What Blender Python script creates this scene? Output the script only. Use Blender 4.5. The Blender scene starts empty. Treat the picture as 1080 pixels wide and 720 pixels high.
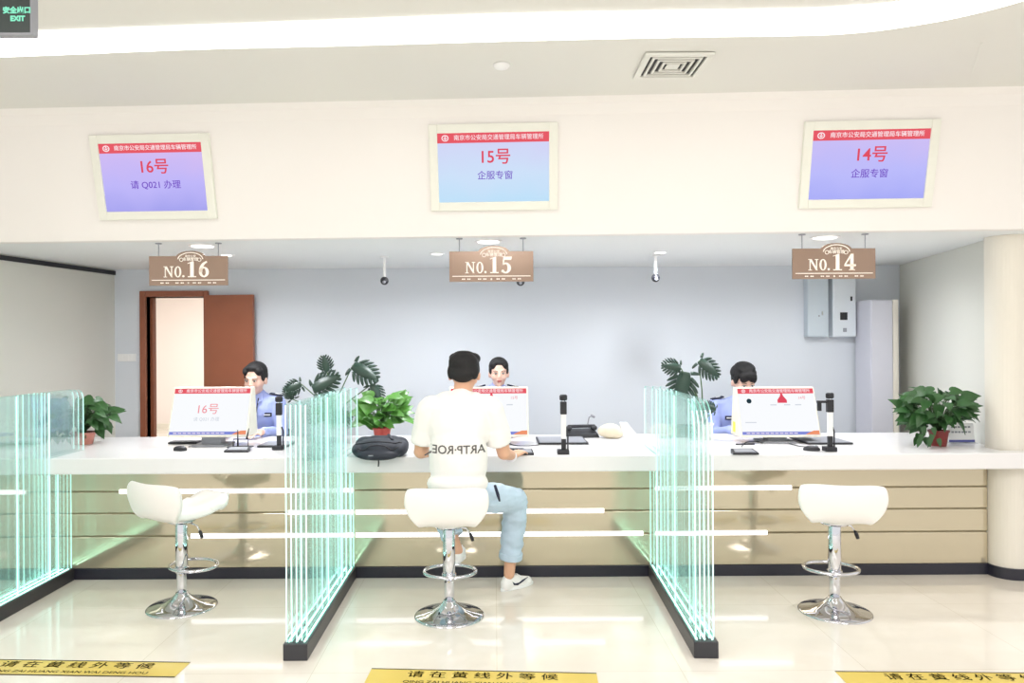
import bpy, math, random
from math import pi, sin, cos, radians as R
from mathutils import Vector, Matrix
random.seed(7)
C = bpy.context.scene.collection
scene = bpy.context.scene

# ------------------------------------------------------------------ camera
F = 780.0; VX, VY = 522.0, 362.0; H = 1.6; ROLL = 0.006
cam_data = bpy.data.cameras.new('camera')
cam_data.sensor_width = 36; cam_data.lens = F / 1080 * 36
cam_data.shift_x = (540 - VX) / 1080; cam_data.shift_y = (VY - 360) / 1080
cam_data.clip_start = 0.05; cam_data.clip_end = 100
cam = bpy.data.objects.new('camera', cam_data); C.objects.link(cam)
cam.matrix_world = Matrix.Translation((0, 0, H)) @ Matrix.Rotation(pi/2, 4, 'X') @ Matrix.Rotation(-ROLL, 4, 'Z')
scene.camera = cam

def P(x, y, D):
    """world point seen at photo pixel (x, y) at depth D"""
    dx, dy = x - VX, y - VY
    a = dx*cos(ROLL) - dy*sin(ROLL); b = dx*sin(ROLL) + dy*cos(ROLL)
    return Vector((a*D/F, D, H - b*D/F))
def PZ(x, y, z):
    """world point seen at photo pixel (x, y) on the level z"""
    p = P(x, y, 1.0)
    D = (z - H) / (p.z - H)
    return P(x, y, D)

# ------------------------------------------------------------------ world and lights
scene.view_settings.view_transform = 'Standard'
scene.view_settings.look = 'None'
scene.view_settings.exposure = 0.0
scene.view_settings.gamma = 1.0
scene.view_settings.use_curve_mapping = False
scene.cycles.transparent_max_bounces = 48
scene.cycles.max_bounces = 10
scene.cycles.diffuse_bounces = 4
world = bpy.data.worlds.new('world'); scene.world = world
world.use_nodes = True
bg = world.node_tree.nodes['Background']
bg.inputs[0].default_value = (1.0, 1.0, 0.99, 1); bg.inputs[1].default_value = 1.08

CEIL = 3.14; SOFF = 2.308; WALLY = 6.9
def area(name, loc, sx, sy, power, col=(1, 1, 1), rot=(0, 0, 0)):
    l = bpy.data.lights.new(name, 'AREA'); l.shape = 'RECTANGLE'; l.size = sx; l.size_y = sy
    l.energy = power; l.color = col
    o = bpy.data.objects.new(name, l); C.objects.link(o); o.location = loc; o.rotation_euler = rot
    return o
for lx in (-2.6, 0.0, 2.6):  # assumed hall lights out of view, added for overall brightness
    area('added_hall_light', (lx, 0.6, CEIL-0.02), 1.2, 1.2, 49, (1, 0.985, 0.975))
    area('added_hall_light', (lx, -1.6, CEIL-0.02), 1.2, 1.2, 49, (1, 0.985, 0.975))
def spot(name, loc, power, col, angle=150, blend=1.0, size=0.05):
    l = bpy.data.lights.new(name, 'SPOT'); l.energy = power; l.color = col; l.spot_size = R(angle); l.spot_blend = blend
    l.shadow_soft_size = size
    o = bpy.data.objects.new(name, l); C.objects.link(o); o.location = loc
    return o

# ------------------------------------------------------------------ materials
def mat(name, col, rough=0.5, metal=0.0, var=0.03, scale=8.0, bump=0.0, coat=0.0, emit=None, es=0.0, spec=0.5, trans=0.0):
    m = bpy.data.materials.new(name); m.use_nodes = True
    nt = m.node_tree; b = nt.nodes['Principled BSDF']
    tc = nt.nodes.new('ShaderNodeTexCoord'); nz = nt.nodes.new('ShaderNodeTexNoise')
    nz.inputs['Scale'].default_value = scale; nz.inputs['Detail'].default_value = 3
    nt.links.new(tc.outputs['Object'], nz.inputs['Vector'])
    mx = nt.nodes.new('ShaderNodeMix'); mx.data_type = 'RGBA'
    mx.inputs[6].default_value = tuple(max(0, c*(1-var)) for c in col[:3]) + (1,)
    mx.inputs[7].default_value = tuple(min(1, c*(1+var)) for c in col[:3]) + (1,)
    nt.links.new(nz.outputs['Fac'], mx.inputs[0]); nt.links.new(mx.outputs[2], b.inputs['Base Color'])
    b.inputs['Roughness'].default_value = rough; b.inputs['Metallic'].default_value = metal
    b.inputs['Specular IOR Level'].default_value = spec
    b.inputs['Coat Weight'].default_value = coat; b.inputs['Coat Roughness'].default_value = 0.08
    if bump:
        bp = nt.nodes.new('ShaderNodeBump'); bp.inputs['Strength'].default_value = bump; bp.inputs['Distance'].default_value = 0.01
        nt.links.new(nz.outputs['Fac'], bp.inputs['Height']); nt.links.new(bp.outputs['Normal'], b.inputs['Normal'])
    if emit:
        b.inputs['Emission Color'].default_value = tuple(emit) + (1,); b.inputs['Emission Strength'].default_value = es
    return m
def sr(r, g, b):                                   # sRGB 0-255 to linear
    f = lambda c: (c/255/12.92 if c/255 <= .04045 else ((c/255+.055)/1.055)**2.4)
    return (f(r), f(g), f(b))
def emat(name, col, s=1.0):
    m = bpy.data.materials.new(name); m.use_nodes = True
    nt = m.node_tree; nt.nodes.clear()
    e = nt.nodes.new('ShaderNodeEmission'); o = nt.nodes.new('ShaderNodeOutputMaterial')
    e.inputs[0].default_value = tuple(col) + (1,); e.inputs[1].default_value = s
    nt.links.new(e.outputs[0], o.inputs[0]); return m
def glass_mat(name, tint, haze, hazecol, gloss=0.06, glow=0.0):
    m = bpy.data.materials.new(name); m.use_nodes = True
    nt = m.node_tree; nt.nodes.clear(); N = nt.nodes.new; L = nt.links.new
    o = N('ShaderNodeOutputMaterial'); t = N('ShaderNodeBsdfTransparent'); t.inputs[0].default_value = tint + (1,)
    d = N('ShaderNodeBsdfDiffuse'); d.inputs[0].default_value = hazecol + (1,)
    tl = N('ShaderNodeBsdfTranslucent'); tl.inputs[0].default_value = hazecol + (1,)
    m0 = N('ShaderNodeMixShader'); L(d.outputs[0], m0.inputs[1]); L(tl.outputs[0], m0.inputs[2])
    m1 = N('ShaderNodeMixShader'); m1.inputs[0].default_value = haze
    L(t.outputs[0], m1.inputs[1]); L(m0.outputs[0], m1.inputs[2])
    g = N('ShaderNodeBsdfGlossy'); g.inputs['Roughness'].default_value = 0.03
    fr = N('ShaderNodeFresnel'); fr.inputs[0].default_value = 1.3
    mu = N('ShaderNodeMath'); mu.operation = 'MULTIPLY'; mu.inputs[1].default_value = gloss*10; L(fr.outputs[0], mu.inputs[0])
    m2 = N('ShaderNodeMixShader'); L(mu.outputs[0], m2.inputs[0]); L(m1.outputs[0], m2.inputs[1]); L(g.outputs[0], m2.inputs[2])
    L(m2.outputs[0], o.inputs[0]); return m

M = {}
M['ceil'] = mat('ceiling_paint', sr(225, 224, 218), 0.8, var=0.01, scale=2)
M['soffit'] = mat('soffit_paint', sr(236, 238, 238), 0.7, var=0.01, scale=2)
M['bulk'] = mat('bulkhead_paint', sr(243, 239, 236), 0.7, var=0.01, scale=2)
M['backwall'] = mat('back_wall_paint', sr(218, 223, 230), 0.6, var=0.01, scale=2)
M['sidewall'] = mat('side_wall_paint', sr(220, 219, 210), 0.6, var=0.015, scale=2)
M['column'] = mat('column_paint', sr(232, 226, 214), 0.5, var=0.015, scale=2)
M['corr'] = mat('corridor_paint', sr(246, 238, 232), 0.7, var=0.01)
M['black'] = mat('black_plastic', sr(34, 34, 40), 0.45, var=0.1)
M['darkrail'] = mat('dark_anodised_metal', sr(60, 60, 64), 0.4, 0.3, var=0.08)
M['kick'] = mat('black_skirting', sr(38, 38, 50), 0.35, var=0.08)
M['ctop'] = mat('white_solid_surface', sr(236, 234, 235), 0.28, var=0.01, coat=0.3)
M['panel'] = mat('champagne_panel', sr(206, 195, 170), 0.10, 0.6, var=0.04, scale=1.5)
M['groove'] = mat('panel_groove', sr(158, 146, 118), 0.5, 0.2)
M['chrome'] = mat('chrome', (0.68, 0.68, 0.72), 0.06, 1.0, var=0.01)
M['leather'] = mat('white_leatherette', sr(243, 239, 236), 0.4, var=0.01, scale=30, bump=0.02)
M['wood'] = mat('reddish_brown_wood', sr(146, 84, 58), 0.4, var=0.12, scale=5)
M['white'] = mat('white_plastic', sr(240, 240, 240), 0.4, var=0.01)
M['cream'] = mat('cream_plastic', sr(234, 230, 216), 0.45, var=0.02)
M['grey'] = mat('grey_plastic', sr(150, 152, 160), 0.5, var=0.03)
M['boxgrey'] = mat('grey_painted_steel', sr(204, 214, 222), 0.4, 0.1, var=0.02)
M['boxlight'] = mat('light_painted_steel', sr(230, 236, 242), 0.4, 0.1, var=0.02)
M['locker'] = mat('lilac_grey_board', sr(212, 212, 222), 0.5, var=0.02)
M['bronze'] = mat('bronze_sign_board', sr(158, 133, 116), 0.16, 0.3, var=0.05)
M['vent'] = mat('vent_paint', sr(225, 225, 218), 0.5)
M['ventdark'] = mat('vent_shadow_gap', sr(60, 60, 60), 0.8)
M['yellow'] = mat('yellow_floor_tape', sr(222, 196, 96), 0.35, var=0.04, coat=0.3)
M['ink'] = mat('black_ink', sr(40, 38, 30), 0.5)
M['skin'] = mat('skin', sr(222, 172, 142), 0.55, var=0.05)
M['skinb'] = mat('skin_fair', sr(226, 186, 168), 0.55, var=0.04)
M['lips'] = mat('lips', sr(186, 106, 100), 0.5)
M['hair'] = mat('black_hair', sr(18, 16, 18), 0.7, var=0.3, scale=60, bump=0.3)
M['tshirt'] = mat('cream_cotton', sr(242, 239, 236), 0.85, var=0.015, scale=12, bump=0.15)
M['denim'] = mat('pale_blue_denim', sr(192, 211, 228), 0.85, var=0.10, scale=11, bump=0.9)
M['shoe'] = mat('white_shoe_leather', sr(240, 238, 236), 0.5, var=0.02)
M['uniform'] = mat('lilac_blue_shirt_cloth', sr(158, 170, 222), 0.8, var=0.04, scale=14, bump=0.15)
M['navy'] = mat('navy_cloth', sr(34, 38, 62), 0.8)
M['bag'] = mat('black_nylon', sr(46, 50, 62), 0.65, var=0.12, scale=20, bump=0.2)
M['leafd'] = mat('dark_green_leaf', sr(36, 62, 50), 0.4, var=0.3, scale=12)
M['leafg'] = mat('green_leaf', sr(48, 88, 44), 0.4, var=0.35, scale=14)
M['leafb'] = mat('bright_green_leaf', sr(84, 140, 58), 0.4, var=0.3, scale=14)
M['stem'] = mat('green_stem', sr(70, 100, 60), 0.5)
M['potred'] = mat('red_plastic_pot', sr(186, 70, 62), 0.4)
M['potpink'] = mat('pink_clay_pot', sr(206, 138, 122), 0.5)
M['potdark'] = mat('dark_red_pot', sr(120, 40, 36), 0.4)
M['soil'] = mat('potting_soil', sr(60, 45, 35), 0.9)
M['paper'] = mat('paper', sr(244, 244, 244), 0.7)
M['beige'] = mat('beige_cloth', sr(226, 214, 190), 0.8, bump=0.2)
M['eyew'] = mat('eye_white', sr(235, 232, 230), 0.3)
M['wristband'] = mat('white_band', sr(245, 240, 245), 0.5)
M['glass'] = glass_mat('green_tinted_glass', (0.984, 0.999, 0.996), 0.05, (0.70, 1.0, 0.95), 0.02)
M['gedge'] = mat('glass_edge_painted_glow', sr(205, 248, 242), 0.15, var=0.05, emit=sr(196, 248, 240), es=0.8)  # edge glow is put into the material, standing in for edge-lighting from the rail
M['gtop'] = mat('glass_top_edge', sr(150, 214, 204), 0.15)
M['led'] = emat('led_diffuser', (1, 0.98, 1.0), 2.6)
M['baseled'] = emat('partition_base_led', (0.50, 1.0, 0.84), 8.0)
M['band'] = emat('ceiling_band_diffuser', (1, 0.99, 0.97), 4.0)
M['down'] = emat('downlight_diffuser', (1, 0.98, 0.94), 3.0)
M['acrylic'] = glass_mat('clear_acrylic', (0.97, 0.98, 0.99), 0.10, (0.9, 0.93, 0.95), 0.05)
M['blackwhite'] = mat('white_lettering', sr(250, 244, 236), 0.5, emit=sr(250, 240, 228), es=0.15)
M['s_white'] = emat('screen_white', sr(250, 252, 255), 1.0)
M['s_red'] = emat('screen_header_red', sr(232, 92, 104), 1.0)
M['s_redtext'] = emat('screen_text_red', sr(226, 80, 100), 1.0)
M['s_pinktext'] = emat('screen_text_pink', sr(240, 150, 160), 1.0)
M['s_violet'] = emat('screen_text_violet', sr(120, 84, 200), 1.0)
M['s_blue'] = emat('screen_footer_blue', sr(130, 140, 216), 1.0)
M['s_orange'] = emat('screen_footer_orange', sr(240, 150, 110), 1.0)
M['s_grey'] = emat('screen_text_grey', sr(206, 212, 222), 1.0)
M['s_dark'] = emat('screen_dark', sr(40, 60, 70), 1.0)
M['s_text'] = emat('screen_text_white', sr(255, 240, 244), 1.0)
M['exit_green'] = emat('exit_sign_green', sr(150, 246, 210), 1.0)
M['ink_soft'] = mat('grey_print', sr(96, 94, 92), 0.8)
M['navyblue'] = mat('blue_band', sr(90, 96, 170), 0.5)
M['yellownote'] = mat('yellow_note', sr(232, 232, 90), 0.7)

def screen_gradient(name, a, b, c):
    m = bpy.data.materials.new(name); m.use_nodes = True
    nt = m.node_tree; nt.nodes.clear(); N = nt.nodes.new; L = nt.links.new
    e = N('ShaderNodeEmission'); o = N('ShaderNodeOutputMaterial'); tc = N('ShaderNodeTexCoord'); sp = N('ShaderNodeSeparateXYZ')
    L(tc.outputs['Object'], sp.inputs[0])
    nz = N('ShaderNodeTexNoise'); nz.inputs['Scale'].default_value = 3.0; L(tc.outputs['Object'], nz.inputs['Vector'])
    ad = N('ShaderNodeMath'); ad.operation = 'MULTIPLY_ADD'; L(nz.outputs['Fac'], ad.inputs[0]); ad.inputs[1].default_value = 0.25; L(sp.outputs['Z'], ad.inputs[2])
    mr = N('ShaderNodeMapRange'); mr.inputs[1].default_value = -0.08; mr.inputs[2].default_value = 0.30; L(ad.outputs[0], mr.inputs[0])
    cr = N('ShaderNodeValToRGB'); L(mr.outputs[0], cr.inputs[0])
    cr.color_ramp.elements[0].color = a + (1,); cr.color_ramp.elements[1].color = c + (1,)
    el = cr.color_ramp.elements.new(0.42); el.color = b + (1,)
    L(cr.outputs[0], e.inputs[0]); L(e.outputs[0], o.inputs[0]); return m
M['g16'] = screen_gradient('display_lilac', sr(168, 166, 240), sr(192, 184, 250), sr(214, 190, 242))
M['g15'] = screen_gradient('display_pale_blue', sr(192, 226, 250), sr(206, 226, 250), sr(212, 212, 246))
M['g14'] = screen_gradient('display_violet', sr(170, 174, 248), sr(188, 188, 252), sr(208, 192, 244))

# floor material: large glossy cream stone tiles
def floor_mat():
    m = bpy.data.materials.new('polished_cream_tiles'); m.use_nodes = True
    nt = m.node_tree; N = nt.nodes.new; L = nt.links.new; b = nt.nodes['Principled BSDF']
    tc = N('ShaderNodeTexCoord'); br = N('ShaderNodeTexBrick'); L(tc.outputs['Object'], br.inputs['Vector'])
    br.offset = 0; br.inputs['Scale'].default_value = 1.0; br.inputs['Brick Width'].default_value = 0.9; br.inputs['Row Height'].default_value = 0.9
    br.inputs['Mortar Size'].default_value = 0.0015; br.inputs['Mortar Smooth'].default_value = 0.2
    br.inputs['Color1'].default_value = sr(240, 233, 224) + (1,); br.inputs['Color2'].default_value = sr(237, 230, 220) + (1,)
    br.inputs['Mortar'].default_value = sr(214, 204, 188) + (1,)
    nz = N('ShaderNodeTexNoise'); nz.inputs['Scale'].default_value = 2.5; nz.inputs['Detail'].default_value = 6; nz.inputs['Distortion'].default_value = 1.2
    L(tc.outputs['Object'], nz.inputs['Vector'])
    cr = N('ShaderNodeValToRGB'); L(nz.outputs['Fac'], cr.inputs[0])
    cr.color_ramp.elements[0].position = 0.35; cr.color_ramp.elements[0].color = (0.93, 0.92, 0.90, 1)
    cr.color_ramp.elements[1].position = 0.65; cr.color_ramp.elements[1].color = (1, 1, 1, 1)
    mx = N('ShaderNodeMix'); mx.data_type = 'RGBA'; mx.blend_type = 'MULTIPLY'; mx.inputs[0].default_value = 0.6
    L(br.outputs['Color'], mx.inputs[6]); L(cr.outputs[0], mx.inputs[7]); L(mx.outputs[2], b.inputs['Base Color'])
    b.inputs['Roughness'].default_value = 0.10; b.inputs['Coat Weight'].default_value = 0.3; b.inputs['Coat Roughness'].default_value = 0.04
    return m
M['floor'] = floor_mat()

# ------------------------------------------------------------------ mesh helpers
class MB:
    def __init__(s): s.v = []; s.f = []
    def add(s, vs, fs, mx=None):
        n = len(s.v)
        s.v += [tuple(mx @ Vector(v)) if mx is not None else tuple(v) for v in vs]
        s.f += [tuple(n+i for i in f) for f in fs]; return s
    def box(s, x0, x1, y0, y1, z0, z1, mx=None):
        vs = [(x, y, z) for x in (x0, x1) for y in (y0, y1) for z in (z0, z1)]
        return s.add(vs, [(0,1,3,2),(4,6,7,5),(0,4,5,1),(2,3,7,6),(0,2,6,4),(1,5,7,3)], mx)
    def tube(s, pts, rad, n=12, cap=True, closed=False, flat=1.0):
        pts = [Vector(p) for p in pts]; k = len(pts)
        rs = rad if isinstance(rad, (list, tuple)) else [rad]*k
        base = len(s.v); up = Vector((0, 0, 1))
        prev = None
        for i, p in enumerate(pts):
            if closed: d = pts[(i+1) % k] - pts[i-1]
            else: d = pts[min(i+1, k-1)] - pts[max(i-1, 0)]
            d = d.normalized() if d.length > 1e-9 else Vector((0, 0, 1))
            if prev is None:
                a = d.cross(up); a = a if a.length > 0.05 else d.cross(Vector((1, 0, 0)))
            else: a = prev - d*prev.dot(d)
            a.normalize(); b = d.cross(a); prev = a
            for j in range(n):
                t = 2*pi*j/n
                s.v.append(tuple(p + (a*cos(t) + b*sin(t)*flat)*rs[i]))
        m = k if closed else k-1
        for i in range(m):
            i2 = (i+1) % k
            for j in range(n):
                j2 = (j+1) % n
                s.f.append((base+i*n+j, base+i*n+j2, base+i2*n+j2, base+i2*n+j))
        if cap and not closed:
            s.f.append(tuple(base+j for j in range(n))[::-1]); s.f.append(tuple(base+(k-1)*n+j for j in range(n)))
        return s
    def lathe(s, prof, n=32, c=(0, 0, 0)):
        base = len(s.v); k = len(prof)
        for r, z in prof:
            for j in range(n):
                t = 2*pi*j/n; s.v.append((c[0]+r*cos(t), c[1]+r*sin(t), c[2]+z))
        for i in range(k-1):
            for j in range(n):
                j2 = (j+1) % n
                s.f.append((base+i*n+j, base+i*n+j2, base+(i+1)*n+j2, base+(i+1)*n+j))
        s.f.append(tuple(base+j for j in range(n))[::-1]); s.f.append(tuple(base+(k-1)*n+j for j in range(n)))
        return s
    def ell(s, c, r, mx=None, nu=20, nv=12):
        base = len(s.v); c = Vector(c); vs = []; fs = []
        vs.append((0, 0, r[2]))
        for i in range(1, nv):
            ph = pi*i/nv
            for j in range(nu):
                t = 2*pi*j/nu; vs.append((r[0]*sin(ph)*cos(t), r[1]*sin(ph)*sin(t), r[2]*cos(ph)))
        vs.append((0, 0, -r[2]))
        for j in range(nu): fs.append((0, 1+j, 1+(j+1) % nu))
        for i in range(nv-2):
            for j in range(nu):
                a = 1+i*nu+j; b = 1+i*nu+(j+1) % nu; fs.append((a, a+nu, b+nu, b))
        l = len(vs)-1
        for j in range(nu): fs.append((l, 1+(nv-2)*nu+(j+1) % nu, 1+(nv-2)*nu+j))
        q = Matrix.Translation(c) @ (mx if mx is not None else Matrix.Identity(4))
        return s.add(vs, fs, q)
    def cap(s, a, b, ra, rb, n=16):                 # tapered capsule
        a = Vector(a); b = Vector(b); d = (b-a); L = d.length; d.normalize()
        pts = []; rs = []
        for t in (-1, -.9, -.65, -.35): pts.append(a + d*ra*t); rs.append(ra*math.sqrt(max(0, 1-t*t)) + 1e-4)
        for q in (0, .5, 1): pts.append(a.lerp(b, q)); rs.append(ra + (rb-ra)*q)
        for t in (.35, .65, .9, 1): pts.append(b + d*rb*t); rs.append(rb*math.sqrt(max(0, 1-t*t)) + 1e-4)
        return s.tube(pts, rs, n)
    def prism(s, poly, y0, y1):                      # polygon in XZ extruded in Y
        n = len(poly); b = len(s.v)
        s.v += [(x, y0, z) for x, z in poly] + [(x, y1, z) for x, z in poly]
        s.f.append(tuple(b+i for i in range(n))); s.f.append(tuple(b+n+i for i in range(n))[::-1])
        for i in range(n):
            j = (i+1) % n; s.f.append((b+i, b+n+i, b+n+j, b+j))
        return s
    def strip(s, left, right, y0, y1):               # variable-width stroke in XZ given two borders
        n = len(left)
        for i in range(n-1):
            s.prism([left[i], right[i], right[i+1], left[i+1]], y0, y1)
        return s
    def build(s, name, m, parent=None, smooth=False, bevel=0, sub=0, loc=None, solid=0, seg=2):
        me = bpy.data.meshes.new(name); me.from_pydata(s.v, [], s.f); me.update()
        if s.f:
            import bmesh
            bm = bmesh.new(); bm.from_mesh(me); bmesh.ops.recalc_face_normals(bm, faces=bm.faces); bm.to_mesh(me); bm.free()
        ms = m if isinstance(m, (list, tuple)) else [m]
        for q in ms: me.materials.append(q)
        if smooth:
            for p in me.polygons: p.use_smooth = True
        o = bpy.data.objects.new(name, me); C.objects.link(o)
        if parent: o.parent = parent
        if loc: o.location = loc
        if solid:
            k = o.modifiers.new('solid', 'SOLIDIFY'); k.thickness = solid; k.offset = 0
        if bevel:
            k = o.modifiers.new('bevel', 'BEVEL'); k.width = bevel; k.segments = seg; k.limit_method = 'ANGLE'; k.angle_limit = R(40)
        if sub:
            k = o.modifiers.new('sub', 'SUBSURF'); k.levels = sub; k.render_levels = sub
        return o
def fuse(mb, name, m, parent=None, voxel=0.008, smooth=4):
    """union overlapping closed shapes into one continuous surface"""
    o = mb.build(name, m, None)
    r = o.modifiers.new('r', 'REMESH'); r.mode = 'VOXEL'; r.voxel_size = voxel
    q = o.modifiers.new('s', 'SMOOTH'); q.factor = 0.6; q.iterations = smooth
    dg = bpy.context.evaluated_depsgraph_get(); dg.update()
    me = bpy.data.meshes.new_from_object(o.evaluated_get(dg)); me.name = name
    o.modifiers.clear(); old = o.data; o.data = me; bpy.data.meshes.remove(old)
    for p in me.polygons: p.use_smooth = True
    if parent: o.parent = parent
    return o
def folds(o, amp, fx, fz):
    from mathutils import noise
    ns = [v.normal.copy() for v in o.data.vertices]
    for v, n in zip(o.data.vertices, ns):
        q = noise.noise(Vector((v.co.x*fx, v.co.y*fx, (v.co.z + .35*v.co.x)*fz))) + .5*noise.noise(Vector((v.co.x*fx*2.2+5, v.co.y*fx*2.2, (v.co.z - .3*v.co.x)*fz*2)))
        v.co += n*q*amp
def empty(name, loc=(0, 0, 0), rz=0.0, rx=0.0):
    o = bpy.data.objects.new(name, None); C.objects.link(o); o.location = loc; o.rotation_euler = (rx, 0, rz)
    o.empty_display_size = 0.1
    return o
def tag(o, label, cat, group=None, kind=None):
    if label: o['label'] = label
    if cat: o['category'] = cat
    if group: o['group'] = group
    if kind: o['kind'] = kind
    return o
def struct(o): o['kind'] = 'structure'; return o
def kids(o): return [c for c in bpy.data.objects if c.parent == o]
def copy_tree(o, parent=None):
    c = o.copy(); C.objects.link(c)
    if parent: c.parent = parent
    for ch in kids(o): copy_tree(ch, c)
    return c
def text(body, size, m, parent, x, z, off=0.002, name='lettering', ext=0.0008, bold=0.0, align='CENTER', mirror=False, fit=None, lift=0, stretch=1.0):
    cu = bpy.data.curves.new('t', 'FONT'); cu.body = body; cu.size = size; cu.align_x = align; cu.align_y = 'CENTER'
    cu.extrude = ext; cu.offset = bold*size; cu.resolution_u = 3
    o = bpy.data.objects.new('t', cu); C.objects.link(o)
    dg = bpy.context.evaluated_depsgraph_get(); dg.update()
    me = bpy.data.meshes.new_from_object(o.evaluated_get(dg)); me.name = name
    C.objects.unlink(o); bpy.data.objects.remove(o)
    xs = [v.co.x for v in me.vertices]; w = max(xs)-min(xs) if xs else 1
    k = fit/w if fit else 1.0
    for v in me.vertices:
        a, b, c = v.co
        v.co = ((-a if mirror else a)*k*1.0 + x, -off - c, b*(k if fit and stretch == 1.0 else 1)*stretch + z)
    me.materials.clear(); me.materials.append(m)
    o = bpy.data.objects.new(name, me); C.objects.link(o)
    if parent: o.parent = parent
    return o
def flat(x0, x1, z0, z1, m, parent, off=0.001, name='patch', th=0.0006):
    return MB().box(x0, x1, -off-th, -off, z0, z1).build(name, m, parent)

# ------------------------------------------------------------------ the setting
struct(MB().box(-10, 9, -6, 16, -0.1, 0).build('floor', M['floor']))
bl = P(0, 256, 1); br_ = P(1080, 242, 1)
def bulk_y(X):                                       # depth of the bulkhead's lower edge at X
    return 4.90 + (X)*(-0.049)
# hall ceiling with the curved light band let into it
XL, XR = -5.2, 5.2
bt = [(XL, bulk_y(XL)-0.2), (XR, bulk_y(XR)-0.2)]
MB().add([(XL, -6, CEIL), (XR, -6, CEIL), (XR, bt[1][1]+.02, CEIL), (XL, bt[0][1]+.02, CEIL), (XL, -6, CEIL+.1), (XR, -6, CEIL+.1), (XR, bt[1][1]+.02, CEIL+.1), (XL, bt[0][1]+.02, CEIL+.1)],
         [(0,1,2,3),(4,5,6,7),(0,1,5,4),(1,2,6,5),(2,3,7,6),(3,0,4,7)]).build('ceiling', M['ceil'])
struct(bpy.data.objects['ceiling'])
# bulkhead: leans out over the hall, rounded into the ceiling
prof = [(0.0, SOFF), (-0.012, SOFF+0.004), (-0.165, SOFF+0.66), (-0.185, SOFF+0.74), (-0.215, CEIL-0.03), (-0.26, CEIL)]
mb = MB(); n = len(prof)
for X in (XL, XR):
    for dy, z in prof: mb.v.append((X, bulk_y(X)+dy, z))
for i in range(n-1): mb.f.append((i, i+1, n+i+1, n+i))
mb.v += [(XL, bulk_y(XL)+.05, CEIL), (XR, bulk_y(XR)+.05, CEIL), (XL, bulk_y(XL)+.05, SOFF), (XR, bulk_y(XR)+.05, SOFF)]
k = 2*n; mb.f += [(n-1, k, k+1, 2*n-1), (k, k+2, k+3, k+1), (0, n, k+3, k+2)]
mb.f += [tuple(range(n)) + (k, k+2), tuple(range(n, 2*n)) + (k+1, k+3)]
struct(mb.build('wall_bulkhead', M['bulk'], bevel=0))
# lowered ceiling over the counters
mb = MB(); a, b = bulk_y(XL)+.045, bulk_y(XR)+.045
mb.add([(XL, a, SOFF), (XR, b, SOFF), (XR, WALLY+.1, SOFF), (XL, WALLY+.1, SOFF), (XL, a, SOFF+.1), (XR, b, SOFF+.1), (XR, WALLY+.1, SOFF+.1), (XL, WALLY+.1, SOFF+.1)],
       [(0,1,2,3),(4,5,6,7),(0,1,5,4),(1,2,6,5),(2,3,7,6),(3,0,4,7)])
struct(mb.build('ceiling_lowered', M['soffit']))
# back wall with the doorway left open
DX0 = P(155, 380, WALLY).x; DX1 = P(216, 380, WALLY).x; DT = P(180, 313, WALLY).z
LX = P(121, 340, WALLY).x; RX = P(949, 340, WALLY).x
def slant_wall(name, pts, z0, z1, m):
    n = len(pts); mb = MB(); mb.v = [(x, y, z0) for x, y in pts] + [(x, y, z1) for x, y in pts]
    mb.f = [tuple(range(n)), tuple(range(n, 2*n))] + [(i, (i+1) % n, n+(i+1) % n, n+i) for i in range(n)]
    return struct(mb.build(name, m))
mb = MB(); mb.box(LX-.1, DX0, WALLY, WALLY+.15, 0, SOFF+.1).box(DX1, RX+.1, WALLY, WALLY+.15, 0, SOFF+.1).box(DX0, DX1, WALLY, WALLY+.15, DT, SOFF+.1)
struct(mb.build('wall_back', M['backwall']))
def lwx(y): return LX - (WALLY-y)*.173
slant_wall('wall_left', [(lwx(3.0), 3.0), (LX, WALLY), (LX-.12, WALLY), (lwx(3.0)-.12, 3.0)], 0, SOFF-.001, M['sidewall'])
slant_wall('trim_1', [(lwx(bulk_y(-3.8)+.06)+.012, bulk_y(-3.8)+.06), (LX+.012, WALLY), (LX-.01, WALLY), (lwx(bulk_y(-3.8)+.06)-.01, bulk_y(-3.8)+.06)], SOFF-.05, SOFF-.012, M['black'])
slant_wall('wall_right', [(RX, WALLY), (3.43, 5.07), (3.60, 5.07), (RX+.12, WALLY)], 0, SOFF-.001, M['sidewall'])
# pier with a rounded corner at the right end of the counter
def pier(off):
    x0, y0, r = 3.375-off, 4.93-off, .13
    pts = [(x0, 5.10)] + [(x0+r-r*cos(t), y0+r-r*sin(t)) for t in [k*pi/2/10 for k in range(11)]] + [(5.2, y0), (5.2, 5.10)]
    return pts
slant_wall('wall_pier', pier(0), 0, SOFF-.001, M['column'])
slant_wall('baseboard_pier', pier(.012), 0, .075, M['kick'])

# corridor behind the doorway
struct(MB().box(LX-5.0, DX1+1.8, 14.2, 14.3, 0, 2.9).build('wall_corridor', M['corr']))
struct(MB().box(LX-5.1, LX-5.0, WALLY+.15, 14.3, 0, 2.9).box(DX1+1.8, DX1+1.9, WALLY+.15, 14.3, 0, 2.9).build('wall_corridor_sides', M['corr']))
struct(MB().box(LX-5.1, DX1+1.9, WALLY+.15, 14.3, 2.9, 3.0).build('ceiling_corridor', M['corr']))
struct(MB().box(LX-5.0, DX1+1.8, 14.17, 14.2, 0, .1).build('baseboard_corridor', M['cream']))
area('added_corridor_light', (-4.8, 11.6, 2.88), 1.6, 1.6, 125, (1, 0.97, 0.94))  # unseen lamp added to brighten the corridor wall
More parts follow.
